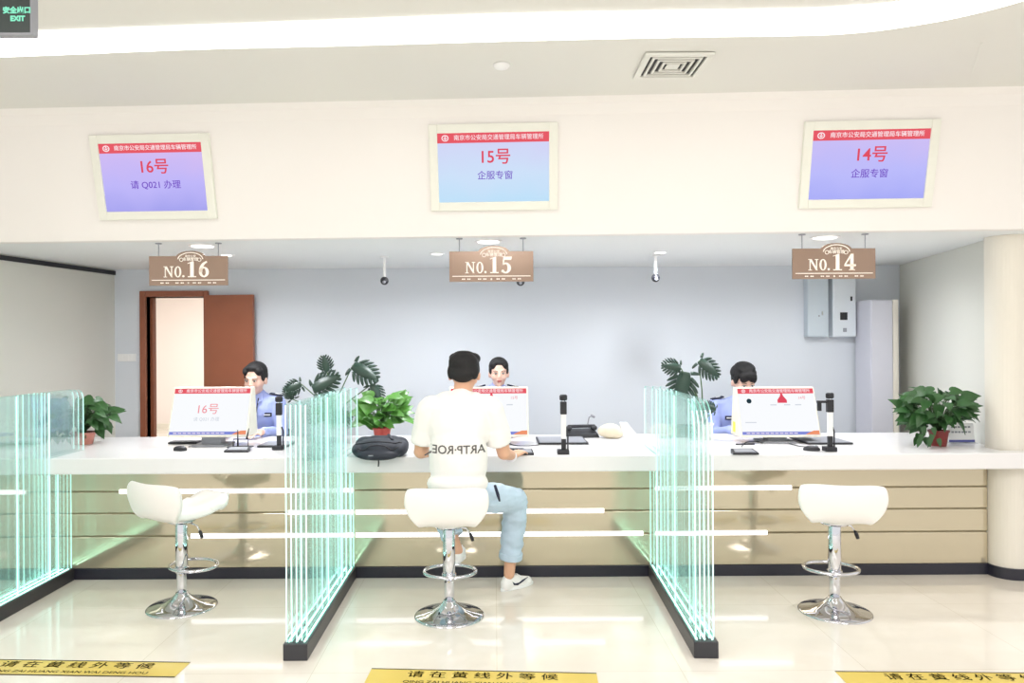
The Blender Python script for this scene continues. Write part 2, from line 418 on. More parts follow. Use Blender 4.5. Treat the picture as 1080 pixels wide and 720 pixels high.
# door frame and the open leaf
dr = MB(); fw = .055
dr.box(DX0-fw, DX0+.0, WALLY-.03, WALLY+.18, 0, DT+fw).box(DX1, DX1+fw*.8, WALLY-.03, WALLY+.18, 0, DT+fw).box(DX0, DX1, WALLY-.03, WALLY+.18, DT, DT+fw)
dr.box(DX0, DX0+.035, WALLY+.06, WALLY+.12, 0, DT)
struct(dr.build('door_frame_1', M['wood'], bevel=.006))
leaf = empty('door_1', (DX1+.03, WALLY-.05, 0), R(-6)); struct(leaf)
lw = P(267, 380, WALLY-.1).x - DX1 - .02
MB().box(0, lw, -.022, .022, .01, DT+.01).build('door_leaf', M['wood'], leaf, bevel=.003)
mb = MB(); mb.box(.02, .05, -.03, -.022, .95, 1.1)
mb.build('door_hinge_plate', M['chrome'], leaf)
h = MB().tube([(lw-.06, -.022, .98), (lw-.06, -.06, .98), (lw-.16, -.06, .98)], .009, 10); h.build('door_handle', M['chrome'], leaf, smooth=True)

# curved light band in the hall ceiling
up = [(-60, 38), (40, 33), (200, 27), (360, 21), (540, 14.5), (720, 11), (850, 9), (900, 6), (940, 3), (985, -5), (1040, -22), (1110, -52), (1180, -100), (1260, -190)]
lo = [(-60, 60), (40, 56.5), (200, 50), (360, 46), (540, 41), (720, 37), (850, 35), (905, 32), (950, 26.5), (1010, 16), (1073, 0), (1150, -25), (1240, -70), (1340, -150)]
def spl(pts, n=6):
    out = []
    for i in range(len(pts)-1):
        p0 = pts[max(i-1, 0)]; p1 = pts[i]; p2 = pts[i+1]; p3 = pts[min(i+2, len(pts)-1)]
        for k in range(n):
            t = k/n
            out.append(tuple(0.5*((2*p1[j]) + (-p0[j]+p2[j])*t + (2*p0[j]-5*p1[j]+4*p2[j]-p3[j])*t*t + (-p0[j]+3*p1[j]-3*p2[j]+p3[j])*t**3) for j in range(len(p1))))
    out.append(pts[-1]); return out
U = [PZ(x, y, CEIL) for x, y in spl(up)]; L_ = [PZ(x, y, CEIL) for x, y in spl(lo)]
mb = MB()
for dz in (-.012, .03):
    for p, q in zip(U, L_): mb.v += [(p.x, p.y, CEIL+dz), (q.x, q.y, CEIL+dz)]
n = len(U); o2 = 2*n
for i in range(n-1):
    a = 2*i; mb.f += [(a, a+1, a+3, a+2), (o2+a, o2+a+2, o2+a+3, o2+a+1), (a, a+2, o2+a+2, o2+a), (a+1, o2+a+1, o2+a+3, a+3)]
mb.f += [(0, o2, o2+1, 1), (2*n-2, 2*n-1, o2+2*n-1, o2+2*n-2)]
tag(mb.build('ceiling_light_band', M['band']), 'long glowing white light band curving across the ceiling', 'ceiling light')

# ------------------------------------------------------------------ counter
CF, CB, PY = 4.81, 5.93, 5.07
CT, CU = 0.868, 0.762
counter = empty('service_counter', (0, 5.1, 0))
tag(counter, 'long white topped service counter with champagne panelled front and black kickboard', 'counter')
def cm(o): o.location = o.location - Vector((0, 5.1, 0)); return o
def poly_slab(name, pts, z0, z1, m, parent, bevel):
    n = len(pts); mb = MB(); mb.v = [(x, y, z0) for x, y in pts] + [(x, y, z1) for x, y in pts]
    mb.f = [tuple(range(n)), tuple(range(n, 2*n))] + [(i, (i+1) % n, n+(i+1) % n, n+i) for i in range(n)]
    return mb.build(name, m, parent, bevel=bevel)
cm(poly_slab('countertop', [(lwx(CF)+.004, CF), (4.6, CF), (4.6, 4.925), (3.368, 4.925), (3.368, 5.10), (3.42, 5.11), (3.615, CB), (lwx(CB)+.004, CB)], CU, CT, M['ctop'], counter, .008))
GR = [.60, .45, .293]
zs = [.075] + sorted(GR) + [CU]
for i in range(4):
    cm(MB().box(lwx(PY)+.004, 3.37, PY, PY+.03, zs[i]+(.005 if i else 0), zs[i+1]-(.005 if i < 3 else 0)).build('front_panel', M['panel'], counter, bevel=.003))
cm(MB().box(lwx(PY)+.004, 3.37, PY+.014, PY+.06, .0, CU).build('backing_board', M['groove'], counter))
cm(MB().box(lwx(PY)+.004, 3.37, PY-.012, PY+.02, 0, .075).build('kickboard', M['kick'], counter, bevel=.003))
def led(x0, x1, z):
    a = (x0-VX)*PY/F; b = (x1-VX)*PY/F
    cm(MB().box(a, b, PY-.006, PY+.012, z-.015, z+.015).build('led_strip', M['led'], counter, bevel=.003))
led(-44, 25, .60)
led(125, 372, .60); led(200, 372, .293); led(303, 372, .45)
led(374, 636, .45); led(374, 677, .293)
led(690, 834, .60); led(690, 808, .293)

# ------------------------------------------------------------------ glass partitions
def partition(X, label, rot=0.0, rn=.16, rf=.06):
    root = empty('glass_partition', (X, 3.74, 0), rot)
    tag(root, label, 'glass partition', 'lit glass partitions between the counter bays')
    LEN = PY - 3.74 - .016; OV = CF - 3.74
    w = .062
    MB().box(-w, w, 0, LEN, 0, .085).build('base_rail', M['darkrail'], root, bevel=.004)
    ov0, ov1 = OV-.012, LEN
    rnd = random.Random(int(abs(X)*100))
    edges = MB(); leds = MB(); sheets = []
    for li in range(5):
        x = -w + .014 + li*(2*w-.028)/4; th = .0032
        y = .02 + (.006*li)
        y_end_top = CF+.44-3.74
        cuts = [y]
        yy = y
        while yy < LEN-.25:
            yy += rnd.uniform(.22, .60); cuts.append(min(yy, LEN-.01))
        if cuts[-1] < LEN-.02: cuts.append(LEN-.01)
        def sheet(y0, y1, z0, z1, rnear=0, rfar=0):
            m_ = MB(); poly = [(y0, z0), (y1, z0)]
            if rfar:
                poly += [(y1 - rfar + rfar*cos(t), z1 - rfar + rfar*sin(t)) for t in [k*pi/2/6 for k in range(7)]]
            else: poly.append((y1, z1))
            if rnear:
                poly += [(y0 + rnear - rnear*sin(t), z1 - rnear + rnear*cos(t)) for t in [k*pi/2/6 for k in range(7)]]
            else: poly.append((y0, z1))
            n_ = len(poly); b_ = 0
            m_.v = [(x-th, py, pz) for py, pz in poly] + [(x+th, py, pz) for py, pz in poly]
            m_.f = [tuple(range(n_)), tuple(range(n_, 2*n_))[::-1]]
            for i in range(n_):
                j = (i+1) % n_; m_.f.append((i, n_+i, n_+j, j))
            ob = m_.build('glass_sheet', [M['glass'], M['gedge'], M['gtop']], root)
            for p in ob.data.polygons:
                if len(p.vertices) == 4 and n_ > 4 or (n_ == 4 and abs(p.normal.x) < .5): p.material_index = 1
            for p in ob.data.polygons: p.material_index = 0 if abs(p.normal.x) > .5 else (1 if abs(p.normal.y) > .75 else 2)
        for i in range(len(cuts)-1):
            a_, b_ = cuts[i]+.002, cuts[i+1]-.002
            if b_-a_ < .03: continue
            if b_ <= ov0:
                sheet(a_, b_, .087, 1.295, rn if i == 0 else 0)
            elif a_ >= ov0:
                sheet(a_, b_, .087, CU-.004)
            else:
                sheet(a_, ov0-.002, .087, 1.295, rn if i == 0 else 0)
                if b_-ov0 > .03: sheet(ov0+.006, b_, .087, CU-.004)
        if li % 2 == 0: 
            sheet(ov0+.006, y_end_top-.05*li/4, CT+.002, 1.295, 0, rf)
    MB().box(-w+.02, -w+.026, .03, LEN-.03, .083, .088).box(w-.026, w-.02, .03, LEN-.03, .083, .088).box(-.003, .003, .03, LEN-.03, .083, .088).build('base_light', M['baseled'], root)
    return root
partition(-1.02, 'lit green glass partition in a dark floor rail, left of the seated customer', 0, .012, .02)
partition(1.06, 'lit green glass partition in a dark floor rail, right of the seated customer', R(-1.8))
partition(-2.945, 'lit green glass partition at the far left, in front of the left wall', 0, .05, .07)

# ------------------------------------------------------------------ stools
def make_stool(ph=0):
    st = empty('bar_stool')
    # base
    prof = [(.205, 0), (.205, .006), (.196, .011), (.15, .018), (.10, .034), (.062, .060), (.040, .082), (.034, .095)]
    MB().lathe(prof, 64).build('base', M['chrome'], st, smooth=True)
    MB().lathe([(.030, .085), (.030, .30)], 32).build('lower_column', M['chrome'], st, smooth=True, bevel=.001)
    MB().lathe([(.032, .21), (.036, .215), (.036, .520), (.034, .525)], 32).build('upper_column', M['chrome'], st, smooth=True, bevel=.001)
    pts = []
    for k in range(40):
        t = 2*pi*k/40; pts.append((.155*cos(t), .085+.13*sin(t), .235 + .0*sin(t)))
    MB().tube(pts, .010, 10, closed=True).build('footrest', M['chrome'], st, smooth=True)
    mb = MB().box(-.008, .008, -.046, .0, .225, .245); mb.lathe([(.043, .222), (.043, .248)], 32)
    mb.build('footrest_clamp', M['chrome'], st, bevel=.002)
    MB().lathe([(.075, .520), (.085, .530), (.085, .536)], 24).build('seat_plate', M['chrome'], st)
    MB().tube([(.03, .02, .520), (.10, .03, .505), (.125, .035, .47)], .005, 8).build('lever', M['chrome'], st, smooth=True)
    MB().tube([(.123, .035, .474), (.130, .036, .458), (.140, .039, .430)], [.008, .011, .010], 10).build('lever_grip', M['black'], st, smooth=True)
    # one-piece moulded saddle seat, back towards -y
    key = [(-.215, .776, .222, 0), (-.224, .760, .234, 0), (-.222, .71, .238, .004), (-.208, .655, .222, .008), (-.172, .598, .180, .018), (-.10, .562, .14, .03), (0, .554, .14, .03), (.10, .562, .15, .03), (.180, .590, .160, .02), (.235, .625, .158, .008), (.262, .652, .145, 0), (.267, .662, .128, 0)]
    key = spl(key, 3); mb = MB(); nx = 14; rows = len(key)
    for (y, z, w, cu) in key:
        for j in range(nx+1):
            u = -1 + 2*j/nx
            if y < -.15: yy = y + .045*u*u*min(1, (z-.57)/.1); zz = z + .010*u*u - .026*u**4
            else: yy = y - (.03*u*u if y > .12 else 0); zz = z + cu*u*u - (.03*u**6 if y > .2 else 0)
            mb.v.append((w*u, yy, zz))
    for i in range(rows-1):
        for j in range(nx): mb.f.append((i*(nx+1)+j, i*(nx+1)+j+1, (i+1)*(nx+1)+j+1, (i+1)*(nx+1)+j))
    mb.build('seat_shell', M['leather'], st, smooth=True, solid=.05, sub=2)
    return st
b0 = PZ(474, 649, 0.0); stool = make_stool(); stool.location = (b0.x, b0.y, 0); stool.rotation_euler.z = R(0)
tag(stool, 'white chrome based swivel stool the customer in the cream T-shirt sits on', 'stool', 'white swivel stools at the counter')
s2 = copy_tree(stool); b1 = PZ(192, 640, 0); s2.location = (b1.x, b1.y, 0); s2.rotation_euler.z = R(-30)
tag(s2, 'empty white swivel stool in the bay under the sign for window 16', 'stool', 'white swivel stools at the counter')
s3 = copy_tree(stool); b2 = PZ(880.5, 645, 0); s3.location = (b2.x, b2.y, 0); s3.rotation_euler.z = R(-11)
tag(s3, 'empty white swivel stool at the right, under the sign for window 14', 'stool', 'white swivel stools at the counter')

# ------------------------------------------------------------------ wall screens
HDR = '南京市公安局交通管理局车辆管理所'
def emblem(parent, x, z, r, off=.004):
    mb = MB(); pts = []
    for k in range(24):
        t = 2*pi*k/24; pts.append((x+r*cos(t), -off, z+r*.85*sin(t)))
    mb.tube(pts, r*.16, 6, closed=True)
    mb.prism([(x-r*.7, z+r*.1), (x, z-r*.6), (x+r*.75, z+r*.15), (x, z-r*.1)], -off-.001, -off)
    mb.prism([(x-r*.25, z+.1*r), (x+r*.25, z+.1*r), (x+r*.1, z+.65*r), (x-r*.1, z+.65*r)], -off-.001, -off)
    return mb.build('emblem', M['s_text'], parent)
def wall_screen(px, grad, num, sub, label, xs, yt, yb, col2):
    X = P(sum(xs)/2, (yt+yb)/2, 4.5).x
    zc0 = .5*(P(sum(xs)/2, yt, 4.5).z + P(sum(xs)/2, yb, 4.5).z)
    y = bulk_y(X) - .012 - .153*((zc0-SOFF)/.66) - .03
    zc = .5*(P(sum(xs)/2, yt, y).z + P(sum(xs)/2, yb, y).z)
    X = P(sum(xs)/2, (yt+yb)/2, y).x
    w = (xs[1]-xs[0])*y/F/2; hh = (yb-yt)*y/F/2*1.03
    root = empty('wall_display', (X, y, zc), math.atan(-.048), R(13.0))
    tag(root, label, 'display screen', 'queue displays set into the wall above the counter')
    fr = MB(); W, HH = w+.055, hh+.055
    for i, (a0, a1, c0, c1) in enumerate([(-W, -w, -HH, HH), (w, W, -HH, HH), (-w, w, hh, HH), (-w, w, -HH, -hh)]):
        fr.box(a0, a1, -.012, .02, c0, c1)
    fr.build('frame', M['cream_frame'], root, bevel=.003)
    p = MB().box(-w, w, -.002, .02, -hh, hh).build('screen', grad, root)
    q = flat(-w, w, hh-.062, hh, M['s_red'], root, .003, 'header_bar')
    emblem(root, -w+.05, hh-.031, .020, .0045)
    text(HDR, .045, M['s_text'], root, .035, hh-.031, .0042, 'header_lettering', bold=.004, fit=2*w*.80)
    text(num, .105, M['s_redtext'], root, 0.01, hh-.155, .004, 'number_lettering', bold=.012)
    text(sub, .058, M['s_violet'], root, 0.01, hh-.27, .004, 'message_lettering', bold=.006)
    return root
M['cream_frame'] = mat('pale_frame', sr(236, 236, 226), 0.4, var=0.01)
wall_screen(0, M['g16'], '16号', '请 Q021 办理', 'wall display showing number 16 with a queue call in purple, leftmost', (107, 217), 153, 221, None)
wall_screen(0, M['g15'], '15号', '企服专窗', 'pale blue wall display showing number 15, above the seated customer', (462, 579), 142, 211, None)
wall_screen(0, M['g14'], '14号', '企服专窗', 'violet wall display showing number 14, rightmost', (856, 976), 139, 208, None)

# ------------------------------------------------------------------ hanging signs
def glyph(ch, mb, x, z, h, y0=-.010, y1=-.006):
    """bold serif figures built from shapes; returns the advance"""
    def P_(pts): mb.prism([(x+a*h, z+b*h) for a, b in pts], y0, y1)
    def ring(cx_, cz_, ro, rz, ri, riz, a0=0, a1=360, n=20):
        l = []; r_ = []
        for k in range(n+1):
            t = R(a0 + (a1-a0)*k/n); l.append((x+(cx_+ro*cos(t))*h, z+(cz_+rz*sin(t))*h)); r_.append((x+(cx_+ri*cos(t))*h, z+(cz_+riz*sin(t))*h))
        mb.strip(l, r_, y0, y1)
    if ch == 'N':
        P_([(.03, 0), (.33, 0), (.33, .06), (.03, .06)]); P_([(.14, .06), (.22, .06), (.22, .94), (.14, .94)])
        P_([(.03, .94), (.33, .94), (.33, 1), (.03, 1)]); P_([(.14, .97), (.33, .97), (.86, 0.0), (.72, 0.0)])
        P_([(.72, .0), (.80, .0), (.80, .94), (.72, .94)]); P_([(.62, .94), (.92, .94), (.92, 1), (.62, 1)]); return 1.0*h
    if ch == '0': ring(.33, .5, .31, .51, .15, .44); return .70*h
    if ch == '.': ring(.13, .09, .10, .10, .001, .001); return .34*h
    if ch == '1':
        P_([(.20, .05), (.42, .05), (.42, .98), (.20, .90)]); P_([(.05, 0), (.57, 0), (.57, .06), (.05, .06)]); P_([(.04, .84), (.20, .90), (.42, .98), (.36, 1.0), (.04, .88)]); return .72*h
    if ch == '6':
        ring(.34, .32, .31, .33, .12, .24); ring(.62, .36, .59, .66, .38, .56, 100, 185); return .76*h
    if ch == '5':
        ring(.27, .31, .33, .33, .12, .24, -130, 130); P_([(.08, .46), (.14, .52), (.20, .80), (.62, .80), (.66, 1.0), (.14, 1.0)]); ring(.10, .12, .09, .09, .001, .001); return .74*h
    if ch == '4':
        P_([(.36, .0), (.56, .0), (.56, 1.0), (.36, .86)]); P_([(.0, .24), (.70, .24), (.70, .36), (.0, .36)]); P_([(.0, .34), (.08, .34), (.50, .96), (.56, 1.0), (.40, 1.0)]); P_([(.28, 0), (.64, 0), (.64, .05), (.28, .05)]); return .78*h
def hang_sign(xs, ys, D, num, label, posts):
    c = P(sum(xs)/2, sum(ys)/2, D)
    w = (xs[1]-xs[0])*D/F/2; h = (ys[1]-ys[0])*D/F/2
    root = empty('hanging_sign', (c.x, D, c.z)); tag(root, label, 'sign', 'bronze counter number signs')
    k = w/.27
    top = [(w, h), (.10*k, h)] + [(.10*k*cos(t), h-.006+.042*k*sin(t)) for t in [pi*j/10 for j in range(1, 10)]] + [(-.10*k, h), (-w, h)]
    off = .015*k
    top = [(a+off if abs(a) < w-.001 else a, b) for a, b in top]
    MB().prism([(-w, -h), (w, -h)] + top, -.006, .006).build('board', M['bronze'], root, bevel=.002)
    mb = MB(); xx = -w*.63; b_ = -h*.44
    for ch in 'N0.': xx += glyph(ch, mb, xx, b_, h*.74)
    xx += .01
    for ch in num: xx += glyph(ch, mb, xx, b_, h*1.08)
    mb.build('number_lettering', M['blackwhite'], root)
    # car outline
    mb = MB(); arc = [(off + .085*k*cos(t), h-.022+.045*k*sin(t)*(1.0 if t < 2 else .95)) for t in [pi*(j/16) for j in range(17)]]
    mb.tube([(a, -.0085, z) for a, z in arc], .0036, 6)
    for sx in (-.062, .062):
        mb.tube([(off+sx*k+.012*cos(2*pi*j/12), -.0085, h-.026+.012*sin(2*pi*j/12)) for j in range(12)], .0022, 6, closed=True)
    mb.build('car_emblem', M['blackwhite'], root)
    text('南京公安', .019*k, M['blackwhite'], root, off, h-.002, .007, 'emblem_lettering', bold=.004)
    text('车辆管理', .026*k, M['blackwhite'], root, off, h-.024, .007, 'emblem_lettering', bold=.008)
    MB().box(-w*.93, w*.93, -.0085, -.006, -h*.66, -h*.61).build('rule_line', M['blackwhite'], root)
    mb = MB()
    for g in (-.6, -.22, .22, .6):
        for j in range(-2, 3):
            if j: mb.box(w*g+j*.012-.0045, w*g+j*.012+.0045, -.0085, -.006, -h*.86, -h*.79)
    mb.ell((0, -.007, -h*.83), (.006, .002, .006)); mb.build('small_lettering', M['blackwhite'], root)
    for sx in (-1, 1):
        MB().tube([(sx*w*.76, 0, h), (sx*w*.76, 0, SOFF-c.z)], .0035, 8).lathe([(.022, SOFF-c.z-.006), (.022, SOFF-c.z)], 16, (sx*w*.76, 0, 0)).build('hanger_rod', M['grey'], root)
    return root
hang_sign((157.5, 240.5), (270, 301), 5.13, '16', 'bronze hanging sign reading NO.16, in front of the open door', None)
hang_sign((474, 562.5), (265, 297), 4.98, '15', 'bronze hanging sign reading NO.15, above the seated customer', None)
hang_sign((835.5, 923), (262, 294), 4.88, '14', 'bronze hanging sign reading NO.14, in front of the wall boxes', None)
# downlights beside the signs
def downlight(x, y, label, power=0, col=(1, 1, 1), r=.075, ang=150):
    root = empty('downlight', (x, y, SOFF)); tag(root, label, 'ceiling light', 'round downlights in the lowered ceiling')
    MB().lathe([(r+.018, -.006), (r+.02, 0)], 32).build('ring', M['white'], root)
    MB().lathe([(r, -.009), (r, -.005)], 32).build('diffuser', M['down'], root)
    if power: spot('downlight_lamp', (x, y, SOFF-.02), power, col, ang)
downlight(P(205, 256, 5.12).x, 5.26, 'round downlight above the bronze sign before the open door', 36)
downlight(P(515, 256, 4.98).x, 5.12, 'round downlight above the bronze sign over the seated customer', 36)
downlight(P(880, 256, 4.88).x, 5.02, 'round downlight above the bronze sign before the wall boxes', 36)
for x, n_ in ((-2.1, 'between the open door and the left ceiling camera'), (-.45, 'just left of the middle ceiling camera'), (1.3, 'near the right ceiling camera'), (2.7, 'above the tall grey locker')):
    downlight(x, 5.80, 'small downlight in the lowered ceiling, ' + n_, 60 if x > 2 else 95, (.93, .96, 1.0), .04, 172)

# ------------------------------------------------------------------ ceiling fittings
vc = PZ(709, 68, CEIL); vent = empty('ceiling_vent', (vc.x, vc.y, CEIL)); tag(vent, 'square louvred air vent in the ceiling, white with dark gaps', 'air vent')
MB().box(-.16, .16, -.17, .17, -.006, -.001).build('backing', M['ventdark'], vent)
for i, s_ in enumerate((.185, .135, .10, .065)):
    t_ = .034 if i == 0 else .014; mb = MB(); z0, z1 = -.018, -.004
    mb.box(-s_, s_, -s_, -s_+t_, z0, z1).box(-s_, s_, s_-t_, s_, z0, z1).box(-s_, -s_+t_, -s_+t_, s_-t_, z0, z1).box(s_-t_, s_, -s_+t_, s_-t_, z0, z1)
    mb.build('frame' if i == 0 else 'louvre', M['vent'], vent, bevel=.003)
MB().box(-.035, .035, -.035, .035, -.014, -.004).build('centre_plate', M['vent'], vent)
sc_ = PZ(529, 68, CEIL)
tag(MB().lathe([(.045, 0), (.045, -.008), (.035, -.02), (.012, -.026)], 32, tuple(sc_)).build('smoke_detector', M['white'], smooth=True), 'small round smoke detector on the ceiling, left of the air vent', 'smoke detector')
ca = PZ(1030, 62, CEIL)
tag(MB().box(-.25, .25, -.003, .003, -.003, 0).build('access_panel_seam', M['vent']), 'thin straight seam in the ceiling at the far right', 'ceiling seam')
bpy.data.objects['access_panel_seam'].location = ca; bpy.data.objects['access_panel_seam'].rotation_euler.z = R(62)
# exit sign
ep = P(14, 14, 2.75); ex = empty('exit_sign', (ep.x, ep.y, ep.z)); tag(ex, 'black exit sign with glowing green lettering hanging at the top left corner', 'exit sign')
ew = .083; eh = .088
M['edark'] = mat('exit_sign_face', sr(52, 62, 62), 0.3)
MB().box(-.22, ew, -.02, .02, -eh, .10).build('housing', M['grey'], ex, bevel=.006)
flat(-.21, ew-.008, -eh+.008, .094, M['edark'], ex, .0205, 'face')
text('安全出口', .026, M['exit_green'], ex, .0275, 0.0, .0225, 'lettering', bold=.04)
text('EXIT', .026, M['exit_green'], ex, .03, -.03, .0225, 'lettering', bold=.05)
flat(-.07, -.044, -.052, .09, M['exit_green'], ex, .0225, 'pictogram_panel')
MB().tube([(-.15, 0, .1), (-.15, 0, CEIL-ep.z)], .006, 8).build('hanger_rod', M['grey'], ex); MB().tube([(.05, 0, .1), (.05, 0, CEIL-ep.z)], .006, 8).build('hanger_rod', M['grey'], ex)

# ------------------------------------------------------------------ ceiling cameras
def cctv(px, py, label):
    p = P(px, py, 6.0); root = empty('ceiling_camera', (p.x, 6.0, p.z)); tag(root, label, 'security camera', 'small cameras hanging from the lowered ceiling')
    MB().lathe([(.012, .02), (.012, SOFF-p.z-.012), (.035, SOFF-p.z-.01), (.035, SOFF-p.z)], 20).build('mount', M['white'], root)
    MB().ell((0, 0, 0), (.034, .034, .034)).build('camera_ball', M['black'], root, smooth=True)
    MB().ell((0, -.026, -.012), (.014, .014, .014)).build('lens', M['grey'], root, smooth=True)
cctv(405.5, 296, 'small black ball camera left of the NO.15 sign')
cctv(549, 297, 'small black ball camera peeping out below the NO.15 sign')
cctv(691.5, 293, 'small black ball camera between the NO.15 and NO.14 signs')

# ------------------------------------------------------------------ back wall fittings
def wallbox(x0, x1, y0, y1, name, m, label, depth=.09):
    a = P(x0, y0, WALLY-depth); b = P(x1, y1, WALLY-depth)
    root = empty(name, ((a.x+b.x)/2, WALLY, b.z)); tag(root, label, 'electrical box')
    w = (b.x-a.x)/2; h = a.z-b.z
    MB().box(-w, w, -depth, 0, 0, h).build('housing', m, root, bevel=.004)
    MB().box(-w+.008, w-.008, -depth-.006, -depth, .01, h-.01).build('lid', m, root, bevel=.002)
    return root, w, h, depth
r_, w, h, d = wallbox(851.5, 874, 282, 355, 'wall_cabinet', M['boxgrey'], 'plain grey steel wall cabinet, left of the lighter one with the window')
MB().box(.3*w, .42*w, -d-.014, -d-.006, .20, .235).build('handle', M['chrome'], r_); MB().box(0, .12*w, -d-.009, -d-.006, .185, .20).build('keyhole', M['grey'], r_)
r_, w, h, d = wallbox(878, 903, 276, 355, 'meter_box', M['boxlight'], 'light steel wall box with a small dark window and switch')
MB().box(-.4*w, .22*w, -d-.010, -d-.006, .155, .225).build('window', M['black'], r_); MB().box(-.15*w, .15*w, -d-.010, -d-.006, .045, .08).build('switch', M['grey'], r_)
MB().box(.5*w, .62*w, -d-.016, -d-.006, .33, .37).build('handle', M['black'], r_)
a = P(918, 316, 6.58); b = P(941, 316, 6.58)
lk = empty('tall_locker', ((a.x+b.x)/2, 6.58, 0)); tag(lk, 'tall lilac-grey locker with a beige side edge, before the back wall at the right', 'locker')
w = (b.x-a.x)/2
MB().box(-w, w, 0, .28, 0, a.z).build('carcass', M['locker'], lk, bevel=.004)
MB().box(w, w+.05, -.01, .28, 0, a.z+.0).build('side_panel', M['column'], lk, bevel=.004)
MB().box(-w+.004, w-.004, -.012, 0, .06, a.z-.01).build('door', M['locker'], lk, bevel=.003)
sw = P(134, 377, WALLY); rt = empty('switch_plate', sw); tag(rt, 'white triple switch plate on the wall left of the open door', 'light switch')
MB().box(-.085, .085, -.008, 0, -.035, .035).build('plate', M['white'], rt, bevel=.003)
for i in (-1, 0, 1): MB().box(i*.053-.022, i*.053+.022, -.012, -.008, -.026, .026).build('rocker', M['white'], rt, bevel=.002)

# ------------------------------------------------------------------ floor tapes
def tape(x0, x1, yt, yb, slope, label, tx=None, tw=None):
    a = PZ(x0, yt, 0); b = PZ(x1, yt+slope, 0); c = PZ((x0+x1)/2, yb+slope/2, 0)
    mid = (a+b)/2; L = (b-a).length; wd = max(.10, mid.y - c.y)
    root = empty('floor_tape', (mid.x, mid.y-wd/2, 0), math.atan2(b.y-a.y, b.x-a.x))
    tag(root, label, 'floor tape', 'yellow waiting line tapes on the floor')
    MB().box(-L/2, L/2, -wd/2, wd/2, .0005, .002).build('tape', M['yellow'], root)
    for s_ in (-1, 1): MB().box(-L/2, L/2, s_*wd/2*.97-.004, s_*wd/2*.97+.004, .0015, .0028).build('border_line', M['ink'], root)
    def lay(o, dy):
        for v in o.data.vertices: v.co = (v.co.x, dy + v.co.z, .0025 - .0*v.co.y)
    o = text('请 在 黄 线 外 等 候', .1, M['ink'], root, tx or 0, 0, 0, 'lettering', bold=.008, fit=tw or L*.66, stretch=.72); lay(o, wd*.17)
    o = text('QING ZAI HUANG XIAN WAI DENG HOU', .03, M['ink'], root, tx or 0, 0, 0, 'small_lettering', bold=.01, fit=(tw or L*.66)*1.02, stretch=1.2); lay(o, -wd*.27)
tape(391, 628, 705, 722.5, 5, 'yellow floor tape with black characters in front of the customer')
tape(-40, 200, 695.0, 710.5, 3.5, 'yellow floor tape with black characters at the bottom left', .04)
tape(880, 1120, 708, 726, 2, 'yellow floor tape with black characters at the bottom right', .03)
#--PART2--
# ------------------------------------------------------------------ people
def settle(root):
    """meshes were modelled in place: move them under the root's own origin"""
    def rec(o):
        for c in kids(o):
            if c.type == 'MESH' and c.matrix_basis == Matrix.Identity(4):
                c.data.transform(Matrix.Translation(-root.location))
            rec(c)
    rec(root)
def head_prims(mb, Q):
    def e(c, r): mb.ell((0, 0, 0), r, None) if False else mb.add(*_ell(r), Q @ Matrix.Translation(c))
    e((0, .014, .026), (.074, .090, .086)); e((0, -.018, -.022), (.064, .070, .078)); e((0, -.034, -.072), (.046, .044, .036))
    e((0, -.060, -.094), (.022, .020, .016))
    for s_ in (-1, 1):
        e((s_*.036, -.058, -.030), (.026, .026, .028)); e((s_*.077, .006, -.018), (.010, .020, .031)); e((s_*.030, -.076, .018), (.022, .012, .009))
    mb.cap(Q @ Vector((0, -.082, .010)), Q @ Vector((0, -.096, -.026)), .007, .011); e((0, -.092, -.030), (.017, .012, .009))
    e((0, -.078, -.058), (.024, .014, .012))
def _ell(r, nu=20, nv=12):
    m = MB(); m.ell((0, 0, 0), r, None, nu, nv); return m.v, m.f
def face_parts(root, Q, eyes_down=False):
    for s_ in (-1, 1):
        mb = MB(); mb.add(*_ell((.0135, .006, .0045 if eyes_down else .0065)), Q @ Matrix.Translation((s_*.030, -.083, .002))); ey = mb.build('eye', M['eyew'], root, smooth=True)
        mb = MB(); mb.add(*_ell((.0062, .004, .0045 if eyes_down else .0062)), Q @ Matrix.Translation((s_*.030, -.0875, .001))); mb.build('iris', M['hair'], ey, smooth=True)
        MB().tube([Q @ Vector((s_*.014, -.0885, .021)), Q @ Vector((s_*.032, -.087, .026)), Q @ Vector((s_*.050, -.075, .020))], [.0022, .003, .0018], 6).build('eyebrow', M['hair'], root, smooth=True)
        MB().tube([Q @ Vector((s_*.017, -.088, .006)), Q @ Vector((s_*.030, -.0895, .0095)), Q @ Vector((s_*.045, -.083, .006))], .0018, 6).build('eyelid', M['hair'], root, smooth=True)
    mb = MB(); mb.add(*_ell((.021, .006, .0045)), Q @ Matrix.Translation((0, -.0915, -.055))); mb.add(*_ell((.017, .006, .005)), Q @ Matrix.Translation((0, -.0905, -.063)))
    mb.build('lips', M['lips'], root, smooth=True)
